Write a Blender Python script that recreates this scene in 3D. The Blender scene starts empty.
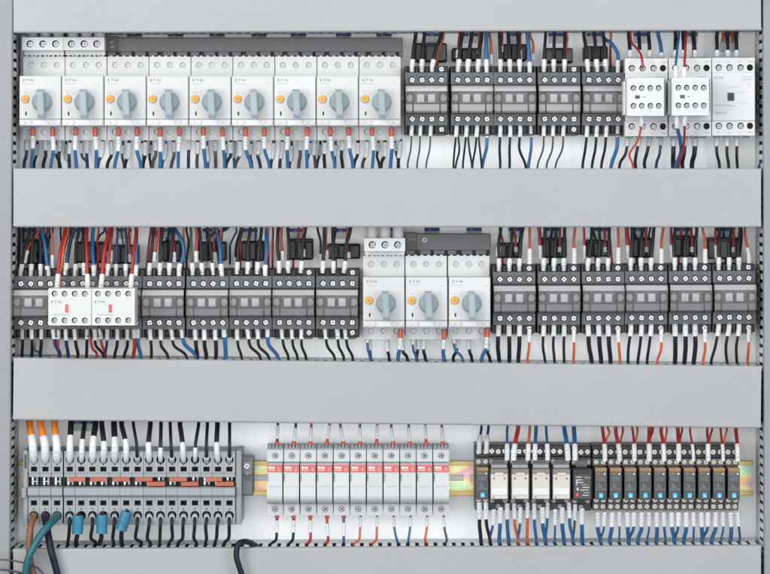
import bpy, math, random
from mathutils import Vector, Matrix, noise

random.seed(7)
S = 0.001                      # everything below is written in millimetres
D, CX, CY = 3140.0, 385.0, 165.0   # lens distance from the duct lids; foot of its axis, in 1 mm steps on the lid plane
sc = bpy.context.scene
COL = sc.collection
PLATE = 80.0                   # depth of the mounting plate behind the duct lids


def PX(px, y=0.0):
    return (px - CX) * (D + y) / D


def PZ(py, y=0.0):
    return (CY - py) * (D + y) / D


def P3(px, py, y):
    return Vector((PX(px, y), y, PZ(py, y)))


# ------------------------------------------------------------------ materials
def mat(name, col, rough=0.45, metal=0.0, var=0.05, nscale=60.0, bump=0.0, bscale=900.0, rvar=0.12, coat=0.0, objvar=0.05, spec=0.5):
    m = bpy.data.materials.new(name)
    m.use_nodes = True
    nt = m.node_tree
    b = nt.nodes['Principled BSDF']
    b.inputs['Metallic'].default_value = metal
    b.inputs['Specular IOR Level'].default_value = spec
    if coat:
        b.inputs['Coat Weight'].default_value = coat
        b.inputs['Coat Roughness'].default_value = 0.15
    tc = nt.nodes.new('ShaderNodeTexCoord')
    oi = nt.nodes.new('ShaderNodeObjectInfo')
    add = nt.nodes.new('ShaderNodeVectorMath'); add.operation = 'MULTIPLY_ADD'
    nt.links.new(oi.outputs['Random'], add.inputs[0])
    add.inputs[1].default_value = (7.0, 3.0, 5.0)
    nt.links.new(tc.outputs['Object'], add.inputs[2])
    n = nt.nodes.new('ShaderNodeTexNoise')
    n.inputs['Scale'].default_value = nscale
    n.inputs['Detail'].default_value = 5.0
    n.inputs['Roughness'].default_value = 0.6
    nt.links.new(add.outputs[0], n.inputs['Vector'])
    mr = nt.nodes.new('ShaderNodeMapRange')
    mr.inputs['From Min'].default_value = 0.25; mr.inputs['From Max'].default_value = 0.75
    mr.inputs['To Min'].default_value = 1 - var; mr.inputs['To Max'].default_value = 1 + var
    nt.links.new(n.outputs['Fac'], mr.inputs['Value'])
    mo = nt.nodes.new('ShaderNodeMapRange')
    mo.inputs['To Min'].default_value = 1 - objvar; mo.inputs['To Max'].default_value = 1 + objvar
    nt.links.new(oi.outputs['Random'], mo.inputs['Value'])
    mu = nt.nodes.new('ShaderNodeMath'); mu.operation = 'MULTIPLY'
    nt.links.new(mr.outputs[0], mu.inputs[0]); nt.links.new(mo.outputs[0], mu.inputs[1])
    vm = nt.nodes.new('ShaderNodeVectorMath'); vm.operation = 'SCALE'
    vm.inputs[0].default_value = col
    nt.links.new(mu.outputs[0], vm.inputs['Scale'])
    nt.links.new(vm.outputs[0], b.inputs['Base Color'])
    rr = nt.nodes.new('ShaderNodeMapRange')
    rr.inputs['To Min'].default_value = max(0.02, rough - rvar); rr.inputs['To Max'].default_value = min(1, rough + rvar)
    nt.links.new(n.outputs['Fac'], rr.inputs['Value'])
    nt.links.new(rr.outputs[0], b.inputs['Roughness'])
    if bump:
        n2 = nt.nodes.new('ShaderNodeTexNoise')
        n2.inputs['Scale'].default_value = bscale; n2.inputs['Detail'].default_value = 2.0
        nt.links.new(tc.outputs['Object'], n2.inputs['Vector'])
        bp = nt.nodes.new('ShaderNodeBump')
        bp.inputs['Strength'].default_value = bump; bp.inputs['Distance'].default_value = 0.0004
        nt.links.new(n2.outputs['Fac'], bp.inputs['Height'])
        nt.links.new(bp.outputs[0], b.inputs['Normal'])
    return m


def rail_mat():
    m = mat('rainbow_zinc', (0.5, 0.5, 0.4), rough=0.3, metal=0.75)
    nt = m.node_tree
    b = nt.nodes['Principled BSDF']
    tc = nt.nodes.new('ShaderNodeTexCoord')
    mp = nt.nodes.new('ShaderNodeMapping'); mp.inputs['Scale'].default_value = (38, 1, 70)
    nt.links.new(tc.outputs['Object'], mp.inputs['Vector'])
    n = nt.nodes.new('ShaderNodeTexNoise'); n.inputs['Scale'].default_value = 1.0; n.inputs['Detail'].default_value = 2.0; n.inputs['Distortion'].default_value = 0.6
    nt.links.new(mp.outputs[0], n.inputs['Vector'])
    r = nt.nodes.new('ShaderNodeValToRGB')
    r.color_ramp.elements[0].position = 0.3; r.color_ramp.elements[0].color = (0.42, 0.72, 0.60, 1)
    r.color_ramp.elements[1].position = 0.74; r.color_ramp.elements[1].color = (0.80, 0.42, 0.42, 1)
    for p, c in ((0.42, (0.50, 0.80, 0.58, 1)), (0.5, (0.85, 0.80, 0.40, 1)), (0.58, (0.90, 0.62, 0.30, 1)), (0.66, (0.72, 0.45, 0.60, 1))):
        e = r.color_ramp.elements.new(p); e.color = c
    nt.links.new(n.outputs['Fac'], r.inputs['Fac'])
    nt.links.new(r.outputs[0], b.inputs['Base Color'])
    return m


def clear_mat():
    m = bpy.data.materials.new('clear_plastic')
    m.use_nodes = True
    nt = m.node_tree
    for nd in list(nt.nodes):
        nt.nodes.remove(nd)
    out = nt.nodes.new('ShaderNodeOutputMaterial')
    tr = nt.nodes.new('ShaderNodeBsdfTransparent'); tr.inputs['Color'].default_value = (0.93, 0.935, 0.945, 1)
    gl = nt.nodes.new('ShaderNodeBsdfGlossy'); gl.inputs['Roughness'].default_value = 0.10
    df = nt.nodes.new('ShaderNodeBsdfDiffuse'); df.inputs['Color'].default_value = (0.75, 0.77, 0.8, 1)
    fr = nt.nodes.new('ShaderNodeFresnel'); fr.inputs['IOR'].default_value = 1.52
    tc = nt.nodes.new('ShaderNodeTexCoord')
    n = nt.nodes.new('ShaderNodeTexNoise'); n.inputs['Scale'].default_value = 120.0; n.inputs['Detail'].default_value = 4.0
    nt.links.new(tc.outputs['Object'], n.inputs['Vector'])
    mr = nt.nodes.new('ShaderNodeMapRange'); mr.inputs['From Min'].default_value = 0.35; mr.inputs['From Max'].default_value = 0.8
    mr.inputs['To Min'].default_value = 0.0; mr.inputs['To Max'].default_value = 0.05
    nt.links.new(n.outputs['Fac'], mr.inputs['Value'])
    m1 = nt.nodes.new('ShaderNodeMixShader'); nt.links.new(mr.outputs[0], m1.inputs[0])
    nt.links.new(tr.outputs[0], m1.inputs[1]); nt.links.new(df.outputs[0], m1.inputs[2])
    m2 = nt.nodes.new('ShaderNodeMixShader'); nt.links.new(fr.outputs[0], m2.inputs[0])
    nt.links.new(m1.outputs[0], m2.inputs[1]); nt.links.new(gl.outputs[0], m2.inputs[2])
    nt.links.new(m2.outputs[0], out.inputs['Surface'])
    return m


M = {
    'lid': mat('grey_duct_plastic', (0.345, 0.358, 0.372), 0.42, var=0.04, nscale=9, bump=0.05, bscale=700, objvar=0.0),
    'duct': mat('grey_duct_body', (0.80, 0.82, 0.83), 0.5, var=0.04, objvar=0.0),
    'post': mat('grey_painted_steel', (0.245, 0.258, 0.282), 0.32, var=0.03, nscale=9, bump=0.06, bscale=1200, objvar=0.0),
    'plate': mat('bright_zinc_plate', (0.94, 0.96, 0.975), 0.5, 0.6, var=0.03, nscale=10, bump=0.04, bscale=500, objvar=0.0),
    'white': mat('white_housing', (0.56, 0.572, 0.583), 0.42, var=0.03, bump=0.03),
    'white2': mat('white_housing_flap', (0.59, 0.60, 0.61), 0.42, var=0.03, bump=0.03),
    'fuse': mat('light_grey_housing', (0.51, 0.54, 0.56), 0.38, var=0.03, bump=0.03),
    'grey': mat('pale_grey_housing', (0.285, 0.318, 0.342), 0.45, var=0.05),
    'grey2': mat('mid_grey_housing_and_shade', (0.24, 0.26, 0.28), 0.45, var=0.06),
    'dark': mat('dark_grey_housing_and_shade', (0.085, 0.092, 0.10), 0.42, var=0.12, bump=0.06),
    'dark2': mat('darker_grey_housing', (0.055, 0.058, 0.062), 0.4, var=0.12),
    'relay': mat('relay_grey', (0.10, 0.105, 0.11), 0.42, var=0.1),
    'bus': mat('busbar_grey', (0.10, 0.105, 0.112), 0.5, var=0.12, nscale=25, bump=0.1),
    'black': mat('black_housing', (0.016, 0.017, 0.019), 0.4, var=0.2),
    'hole': mat('black_opening', (0.012, 0.012, 0.014), 0.7, var=0.1),
    'knob': mat('blue_grey_knob', (0.285, 0.352, 0.385), 0.38, var=0.04),
    'orange': mat('orange_button', (0.68, 0.37, 0.07), 0.4, var=0.05),
    'orangedeep': mat('deep_orange_button', (0.56, 0.27, 0.045), 0.4, var=0.05),
    'red': mat('red_plastic', (0.62, 0.06, 0.045), 0.4, var=0.06),
    'coral': mat('coral_label', (0.58, 0.115, 0.10), 0.45, var=0.08, nscale=150),
    'jumper': mat('orange_red_jumper', (0.42, 0.115, 0.07), 0.45, var=0.12),
    'collar': mat('orange_red_collar', (0.58, 0.10, 0.055), 0.4, var=0.1),
    'metal': mat('bright_screw_steel', (0.62, 0.63, 0.65), 0.26, 1.0, var=0.12, nscale=400),
    'metald': mat('dark_screw_steel', (0.26, 0.26, 0.27), 0.38, 1.0, var=0.2, nscale=400),
    'metalm': mat('shaded_screw_steel', (0.40, 0.41, 0.43), 0.34, 1.0, var=0.2, nscale=400),
    'brass': mat('yellowed_screw_steel', (0.62, 0.56, 0.45), 0.3, 1.0, var=0.15, nscale=400),
    'sleeve': mat('white_marker_sleeve', (0.66, 0.675, 0.695), 0.4, var=0.05),
    'sleeve2': mat('greyish_marker_sleeve', (0.52, 0.54, 0.56), 0.3, var=0.06),
    'ink': mat('grey_ink', (0.10, 0.10, 0.11), 0.6),
    'ink2': mat('pale_grey_ink', (0.32, 0.33, 0.35), 0.6),
    'ink3': mat('faded_grey_ink', (0.46, 0.47, 0.49), 0.6),
    'inkw_glare': mat('white_ink_and_glare', (0.75, 0.75, 0.75), 0.5),
    'beige': mat('beige_relay_case', (0.57, 0.54, 0.485), 0.4, var=0.04),
    'mauve': mat('mauve_relay_band', (0.22, 0.18, 0.18), 0.35, var=0.08),
    'amber': mat('amber_strip', (0.30, 0.165, 0.06), 0.35, var=0.12),
    'cyan': mat('cyan_button', (0.08, 0.42, 0.66), 0.35, var=0.06),
    'bmark': mat('blue_marker', (0.025, 0.19, 0.31), 0.45, var=0.1, nscale=150),
    'bluehead': mat('blue_label_head', (0.02, 0.07, 0.28), 0.5),
    'paper': mat('white_label_paper', (0.64, 0.66, 0.685), 0.5, var=0.03),
    'pinklabel': mat('pinkish_grey_label', (0.50, 0.46, 0.455), 0.4, var=0.08),
    'darklabel': mat('slate_label', (0.17, 0.175, 0.19), 0.25, var=0.12),
    'pale': mat('pale_window_and_glare', (0.52, 0.53, 0.55), 0.4, var=0.06),
    'ghost': mat('mid_grey_plastic', (0.28, 0.285, 0.295), 0.3, var=0.1),
    'rail': rail_mat(),
    'raillip': mat('yellow_zinc_lip', (0.55, 0.43, 0.18), 0.3, 0.8, var=0.15, nscale=30),
    'clear': clear_mat(),
    'w_black': mat('black_wire_jacket', (0.011, 0.012, 0.016), 0.42, var=0.15, spec=0.35),
    'w_ink': mat('blue_black_cable_jacket', (0.007, 0.011, 0.024), 0.45, var=0.15, spec=0.3),
    'w_grey': mat('dark_grey_wire_jacket', (0.065, 0.063, 0.066), 0.4, var=0.15),
    'w_navy': mat('navy_wire_jacket', (0.012, 0.028, 0.105), 0.35, var=0.15),
    'w_blue': mat('blue_wire_jacket', (0.017, 0.108, 0.26), 0.35, var=0.12),
    'w_red': mat('red_wire_jacket', (0.35, 0.026, 0.021), 0.35, var=0.12),
    'w_orange': mat('orange_wire_jacket', (0.54, 0.105, 0.042), 0.38, var=0.1),
    'w_amber': mat('bright_orange_cable_jacket', (0.82, 0.25, 0.03), 0.4, var=0.08),
    'w_brown': mat('brown_cable_jacket', (0.20, 0.085, 0.035), 0.4, var=0.15),
    'w_teal': mat('teal_cable_jacket', (0.010, 0.105, 0.13), 0.4, var=0.15),
}

# ------------------------------------------------------------------ mesh helpers
_text_cache = {}


def text_geo(s):
    if s not in _text_cache:
        cu = bpy.data.curves.new('t', 'FONT')
        cu.body = s; cu.size = 1.0; cu.align_x = 'LEFT'; cu.resolution_u = 2; cu.extrude = 0.03
        ob = bpy.data.objects.new('t', cu)
        me = bpy.data.meshes.new_from_object(ob)
        vs = [tuple(v.co) for v in me.vertices]
        fs = [tuple(p.vertices) for p in me.polygons]
        bpy.data.objects.remove(ob); bpy.data.curves.remove(cu); bpy.data.meshes.remove(me)
        _text_cache[s] = (vs, fs)
    return _text_cache[s]


def smooth_path(pts, n=7):
    out = []
    P = [pts[0] * 2 - pts[1]] + list(pts) + [pts[-1] * 2 - pts[-2]]
    for i in range(1, len(P) - 2):
        a, b, c, d = P[i - 1], P[i], P[i + 1], P[i + 2]
        for k in range(n):
            t = k / n
            out.append(0.5 * ((2 * b) + (c - a) * t + (2 * a - 5 * b + 4 * c - d) * t * t + (3 * b - a - 3 * c + d) * t ** 3))
    out.append(pts[-1].copy())
    return out


class MB:
    def __init__(self):
        self.v, self.f, self.mi, self.sm, self.mats = [], [], [], [], []

    def _m(self, m):
        m = M[m]
        if m not in self.mats:
            self.mats.append(m)
        return self.mats.index(m)

    def add(self, vs, fs, m, smooth=False):
        o = len(self.v); k = self._m(m)
        self.v += [tuple(p) for p in vs]
        for f in fs:
            self.f.append([i + o for i in f]); self.mi.append(k); self.sm.append(smooth)
        return self

    def box(self, x0, x1, y0, y1, z0, z1, m, bev=0.0):
        if x0 > x1: x0, x1 = x1, x0
        if y0 > y1: y0, y1 = y1, y0
        if z0 > z1: z0, z1 = z1, z0
        b = min(bev, (x1 - x0) * .45, (y1 - y0) * .45, (z1 - z0) * .45)
        if b <= 0:
            v = [(x, y, z) for x in (x0, x1) for y in (y0, y1) for z in (z0, z1)]
            return self.add(v, [(0, 1, 3, 2), (4, 6, 7, 5), (0, 4, 5, 1), (2, 3, 7, 6), (0, 2, 6, 4), (1, 5, 7, 3)], m)
        X, Y, Z = (x0, x1), (y0, y1), (z0, z1)
        v, idx = [], {}
        for i in (0, 1):
            for j in (0, 1):
                for k in (0, 1):
                    sx, sy, sz = (1, -1)[i], (1, -1)[j], (1, -1)[k]
                    for ax, p in enumerate(((X[i], Y[j] + sy * b, Z[k] + sz * b), (X[i] + sx * b, Y[j], Z[k] + sz * b), (X[i] + sx * b, Y[j] + sy * b, Z[k]))):
                        idx[i, j, k, ax] = len(v); v.append(p)
        f = []
        for i in (0, 1):
            q = [idx[i, 0, 0, 0], idx[i, 0, 1, 0], idx[i, 1, 1, 0], idx[i, 1, 0, 0]]; f.append(q if i == 0 else q[::-1])
            q = [idx[0, i, 0, 1], idx[1, i, 0, 1], idx[1, i, 1, 1], idx[0, i, 1, 1]]; f.append(q if i == 0 else q[::-1])
            q = [idx[0, 0, i, 2], idx[0, 1, i, 2], idx[1, 1, i, 2], idx[1, 0, i, 2]]; f.append(q if i == 0 else q[::-1])
        for a in (0, 1):
            for c in (0, 1):
                q = [idx[a, c, 0, 0], idx[a, c, 0, 1], idx[a, c, 1, 1], idx[a, c, 1, 0]]; f.append(q if a == c else q[::-1])
                q = [idx[a, 0, c, 0], idx[a, 1, c, 0], idx[a, 1, c, 2], idx[a, 0, c, 2]]; f.append(q if a == c else q[::-1])
                q = [idx[0, a, c, 1], idx[0, a, c, 2], idx[1, a, c, 2], idx[1, a, c, 1]]; f.append(q if a == c else q[::-1])
        for i in (0, 1):
            for j in (0, 1):
                for k in (0, 1):
                    q = [idx[i, j, k, 0], idx[i, j, k, 1], idx[i, j, k, 2]]
                    f.append(q if (i + j + k) % 2 else q[::-1])
        return self.add(v, f, m)

    def disc(self, cx, cz, y0, y1, r, m, n=18, bev=0.0):
        """a short cylinder whose axis runs in depth; y0 is its near end"""
        rings = [(y1, r), (y0 + bev, r)] + ([(y0, r - bev)] if bev else [])
        v, f = [], []
        for (y, rr) in rings:
            v += [(cx + rr * math.cos(2 * math.pi * k / n), y, cz + rr * math.sin(2 * math.pi * k / n)) for k in range(n)]
        for a in range(len(rings) - 1):
            for k in range(n):
                f.append((a * n + k, a * n + (k + 1) % n, (a + 1) * n + (k + 1) % n, (a + 1) * n + k))
        self.add(v, f, m, True)
        y, rr = rings[-1]
        return self.add([(cx + rr * math.cos(2 * math.pi * k / n), y, cz + rr * math.sin(2 * math.pi * k / n)) for k in range(n)], [tuple(range(n))], m)

    def hole(self, x0, x1, z0, z1, y, cx, cz, r, depth, m, inner='hole', rz=None, n=5, wall=None):
        """a flat front cell with a real round (or square, when rz is given) recess in it"""
        per = []
        for (a, b) in (((x0, z0), (x1, z0)), ((x1, z0), (x1, z1)), ((x1, z1), (x0, z1)), ((x0, z1), (x0, z0))):
            per += [(a[0] + (b[0] - a[0]) * k / n, a[1] + (b[1] - a[1]) * k / n) for k in range(n)]
        inn = []
        for (x, z) in per:
            dx, dz = x - cx, z - cz
            if rz is None:
                l = math.hypot(dx, dz); inn.append((cx + dx / l * r, cz + dz / l * r))
            else:
                fx = r / abs(dx) if dx else 1e9; fz = rz / abs(dz) if dz else 1e9
                t = min(fx, fz); inn.append((cx + dx * t, cz + dz * t))
        if rz is not None:                      # keep the square's corners exact
            inn = []
            q = [(cx - r, cz - rz), (cx + r, cz - rz), (cx + r, cz + rz), (cx - r, cz + rz)]
            for s in range(4):
                a, b = q[s], q[(s + 1) % 4]
                inn += [(a[0] + (b[0] - a[0]) * k / n, a[1] + (b[1] - a[1]) * k / n) for k in range(n)]
        c = len(per)
        self.add([(x, y, z) for x, z in per] + [(x, y, z) for x, z in inn], [(k, (k + 1) % c, c + (k + 1) % c, c + k) for k in range(c)], m)
        self.add([(x, y, z) for x, z in inn] + [(x, y + depth, z) for x, z in inn], [(k, (k + 1) % c, c + (k + 1) % c, c + k) for k in range(c)], wall or m, rz is None)
        return self.add([(x, y + depth, z) for x, z in inn], [tuple(range(c))], inner)  # darker walls and floors paint the shade inside recesses

    def prism(self, prof, x0, x1, m, smooth=False):
        """profile of (y, z) points extruded across x"""
        n = len(prof)
        self.add([(x0, y, z) for y, z in prof] + [(x1, y, z) for y, z in prof], [(k, (k + 1) % n, n + (k + 1) % n, n + k) for k in range(n)], m, smooth)
        self.add([(x0, y, z) for y, z in prof], [tuple(range(n))[::-1]], m)
        return self.add([(x1, y, z) for y, z in prof], [tuple(range(n))], m)

    def poly(self, pts, y, m, th=0.4):
        """flat outline of (x, z) points with a small thickness"""
        n = len(pts)
        self.add([(x, y, z) for x, z in pts] + [(x, y + th, z) for x, z in pts], [tuple(range(n))] + [(k, (k + 1) % n, n + (k + 1) % n, n + k) for k in range(n)], m)
        return self

    def tube(self, pts, r, m, n=10, cap=True, r1=None):
        v, f = [], []
        L = len(pts)
        up = Vector((0, 1, 0))
        for i, p in enumerate(pts):
            t = (pts[min(i + 1, L - 1)] - pts[max(i - 1, 0)]).normalized()
            a = t.cross(up)
            a = a.normalized() if a.length > 1e-4 else Vector((1, 0, 0))
            b = t.cross(a).normalized()
            rr = r if r1 is None else r + (r1 - r) * i / (L - 1)
            v += [p + (a * math.cos(2 * math.pi * k / n) + b * math.sin(2 * math.pi * k / n)) * rr for k in range(n)]
        for i in range(L - 1):
            for k in range(n):
                f.append((i * n + k, i * n + (k + 1) % n, (i + 1) * n + (k + 1) % n, (i + 1) * n + k))
        self.add(v, f, m, True)
        if cap:
            self.add(v[:n], [tuple(range(n))], m); self.add(v[-n:], [tuple(range(n))[::-1]], m)
        return self

    def text(self, s, x, z, y, size, m, rot=0.0, sx=1.0):
        vs, fs = text_geo(s)
        c, sn = math.cos(rot), math.sin(rot)
        out = []
        for (a, b, h) in vs:
            a *= size * sx; b *= size
            out.append((x + a * c - b * sn, y - h * size, z + a * sn + b * c))
        return self.add(out, fs, m)

    def build(self, name, parent=None, loc=(0, 0, 0)):
        me = bpy.data.meshes.new(name)
        me.from_pydata([(a * S, b * S, c * S) for a, b, c in self.v], [], self.f)
        for m in self.mats:
            me.materials.append(m)
        me.polygons.foreach_set('material_index', self.mi)
        me.polygons.foreach_set('use_smooth', self.sm)
        me.update()
        return link(name, me, parent, loc)


def link(name, data, parent=None, loc=(0, 0, 0)):
    o = bpy.data.objects.new(name, data)
    COL.objects.link(o)
    o.parent = parent
    o.location = Vector(loc) * S
    return o


def tag(o, label=None, cat=None, group=None, kind=None):
    for k, val in (('label', label), ('category', cat), ('group', group), ('kind', kind)):
        if val:
            o[k] = val
    return o


def root(name, loc=(0, 0, 0)):
    return link(name, None, None, loc)


KIDS = {}


def copy_tree(o, parent=None):
    c = o.copy(); COL.objects.link(c)
    if parent is not None:
        c.parent = parent
    for ch in [x for x in KIDS.setdefault(o.name, list(o.children))]:
        copy_tree(ch, c)
    return c


class Kind:
    """first use moves the prototype itself, later uses copy it with its parts"""
    def __init__(self, maker):
        self.maker, self.first, self.used = maker, None, False

    def put(self, loc, label, cat, group=None, jit=0.15):
        if self.first is None:
            self.first = self.maker(); o = self.first
        else:
            o = copy_tree(self.first)
        o.location = Vector(loc) * S
        o.rotation_euler = (0, math.radians(random.uniform(-jit, jit)), 0)
        for k in ('label', 'category', 'group'):
            if k in o: del o[k]
        tag(o, label, cat, group)
        for ch in o.children:
            if ch.name.startswith('screw'):
                ch.rotation_euler.y = random.uniform(0, 3.1)
        return o


_screw = {}


def screw(parent, x, z, y, r, kind='metal', slot='cross'):
    """screw head with a real cross recess, its own part"""
    key = (round(r, 2), kind, slot)
    if key not in _screw:
        b = MB()
        b.disc(0, 0, 0.0, 3, r, 'metald', 16)  # darker floor paints the shade in the cross recess
        g = r * 0.12
        n = 5
        for q in range(4):
            a0 = q * math.pi / 2
            pts = [(g, g)]
            t0 = math.asin(min(.9, g / (r * .96)))
            for k in range(n + 1):
                t = t0 + (math.pi / 2 - 2 * t0) * k / n
                pts.append((r * .96 * math.cos(t), r * .96 * math.sin(t)))
            c, s = math.cos(a0), math.sin(a0)
            w = [(px * c - pz * s, px * s + pz * c) for px, pz in pts]
            ctr = (sum(p[0] for p in w) / len(w), sum(p[1] for p in w) / len(w))
            L = len(w)
            top = [(ctr[0] + (p[0] - ctr[0]) * .86, -0.9, ctr[1] + (p[1] - ctr[1]) * .86) for p in w]
            bot = [(p[0], -0.35, p[1]) for p in w]
            b.add(bot + top, [(k, (k + 1) % L, L + (k + 1) % L, L + k) for k in range(L)] + [tuple(range(L, 2 * L))], kind)
            b.add([(p[0], 0.1, p[1]) for p in w] + bot, [(k, (k + 1) % L, L + (k + 1) % L, L + k) for k in range(L)], kind)
        o = b.build('screw', parent, (x, y, z))
        _screw[key] = o.data
    else:
        o = link('screw', _screw[key], parent, (x, y, z))
    o.rotation_euler.y = random.uniform(0, 3.1)
    return o


def row_of_holes(b, x0, x1, z0, z1, y, xs, cz, r, depth, m, inner='hole', wall=None):
    edges = [x0] + [(a + c) / 2 for a, c in zip(xs, xs[1:])] + [x1]
    for i, cx in enumerate(xs):
        b.hole(edges[i], edges[i + 1], z0, z1, y, cx, cz, r, depth, m, inner, wall=wall)


def shell(b, x0, x1, y0, y1, z0, z1, m, th=1.0):
    """a block without its front face (the front is laid by hole())"""
    v = [(x, y, z) for x in (x0, x1) for y in (y0, y1) for z in (z0, z1)]
    b.add(v, [(0, 1, 3, 2), (4, 6, 7, 5), (2, 3, 7, 6), (0, 2, 6, 4), (1, 5, 7, 3)], m)


ORD = 'first second third fourth fifth sixth seventh eighth ninth tenth eleventh twelfth thirteenth fourteenth fifteenth sixteenth seventeenth eighteenth nineteenth twentieth twenty-first'.split()

# ------------------------------------------------------------------ setting
b = MB(); b.box(-470, 470, PLATE, PLATE + 3, -480, 260, 'plate')
tag(b.build('mounting_plate_wall'), 'white painted mounting plate behind all the devices', None, None, 'structure')

PITCH = 9.3


def make_duct(x0, x1, z_half, top_slots=True, lidm='lid', lid_gap=1.0, ext=0.0):
    """slotted trunking along local x; z_half = half its height; returns root with body and lid"""
    r = root('cable_duct')
    b = MB()
    h = z_half - 1.2
    b.box(x0, x1, 76, 79.6, -h, h, 'duct')
    for s in (-1, 1):
        za, zb = (h - 1.6, h) if s > 0 else (-h, -h + 1.6)
        b.box(x0, x1, 58, 76, za, zb, 'duct')
        b.box(x0, x1, 4.0, 18, za, zb, 'duct')
        k0 = math.ceil(x0 / PITCH) ; k1 = math.floor(x1 / PITCH)
        for k in range(k0, k1 + 1):
            xa = k * PITCH - 2.7
            b.box(max(x0, xa), min(x1, xa + 5.4), 18, 58, za, zb, 'duct')
    b.build('duct_body', r)
    b = MB()  # black wire fill, added so the slots look dark inside
    for q in range(9):
        zz = -h + 4.5 + q * (2 * h - 9) / 8
        for yy in (14, 30, 46, 62, 71):
            b.tube([Vector((x0 + 1, yy + (q % 2) * 2, zz)), Vector((x1 - 1, yy + (q % 2) * 2, zz))], 3.4, 'w_black', 6)
    b.build('dark_wire_fill', r)
    b = MB()
    z = z_half
    prof = [(0, -z + 2.0), (0.25, -z + 1.0), (1.0, -z + 0.25), (2.0, -z), (9, -z), (9, -z + 1.1), (2.4, -z + 1.1), (2.4, z - 1.1), (9, z - 1.1), (9, z), (2.0, z), (1.0, z - 0.25), (0.25, z - 1.0), (0, z - 2.0)]
    b.prism(prof, x0 + lid_gap, x1 - lid_gap, lidm)
    b.build('duct_lid', r)
    return r


LW = 373.5
DUCTS = []
for (tl, tr, bl, br, lab) in ((-28, -30.5, 33.0, 30.6, 'grey trunking lid at the very top, above the row of knobs'),
                              (168.4, 168.5, 227.3, 227.1, 'grey trunking lid between the top and middle rows of devices'),
                              (357.8, 366.0, 420.2, 428.0, 'slightly crooked grey trunking lid between the middle and bottom rows of devices'),
                              (548.8, 545.3, 612, 608.5, 'grey trunking lid at the very bottom, crossed by loose cables')):
    hz = (bl - tl) / 2
    c = ((tl + bl) / 2 + (tr + br) / 2) / 2
    slope = math.atan2((tr - tl), 749.0)
    r = make_duct(-372.6, 377.0, hz)
    r.location = Vector((0, 0, PZ(c))) * S
    r.rotation_euler.y = slope
    tag(r, lab, 'cable trunking', 'horizontal cable trunking')
    DUCTS.append((c, hz, slope))
for (px, s, lab, tilt) in ((12.2, -1, 'upright grey trunking along the left edge beside all three rows', 0.28), (763.0, 1, 'upright grey trunking along the right edge beside all three rows', -0.12)):
    r = make_duct(-420, 420, 32, lidm='post', lid_gap=0.0)
    r.rotation_euler = (0, math.radians(90 + tilt), 0)
    r.location = Vector((PX(px) + s * 32.6, -2.0 if s < 0 else -0.5, PZ(287))) * S
    tag(r, lab, 'cable trunking', 'upright cable trunking')


def din_rail(x0, x1, py, lab, lip='raillip', mid='rail'):
    b = MB()
    z = 17.5
    b.box(x0, x1, 72.2, 73.4, z - 4.5, z, lip, .3); b.box(x0, x1, 72.2, 73.4, -z, -z + 4.5, lip, .3)
    b.box(x0, x1, 73.4, 78.4, z - 5.4, z - 4.4, mid); b.box(x0, x1, 73.4, 78.4, -z + 4.4, -z + 5.4, mid)
    b.box(x0, x1, 78.4, 79.6, -z + 4.4, z - 4.4, mid)
    k = x0 + 14
    while k < x1 - 16:                                   # oblong punched holes, lined grey
        b.box(k - 3, k + 15, 77.6, 78.6, -3, 3, 'plate', 0.4)
        k += 25
    o = b.build('mounting_rail', None, (0, 0, PZ(py, 74)))
    tag(o, lab, 'mounting rail', 'mounting rails')


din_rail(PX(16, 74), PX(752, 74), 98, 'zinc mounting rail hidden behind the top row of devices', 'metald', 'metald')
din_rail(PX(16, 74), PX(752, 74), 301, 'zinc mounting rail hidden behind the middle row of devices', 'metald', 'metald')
din_rail(PX(20, 74), PX(752.5, 74), 478, 'rainbow zinc mounting rail showing between devices of the bottom row')


# ------------------------------------------------------------------ dark contactors
SX = (-14.4, -4.6, 5.2, 15.0)


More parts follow.
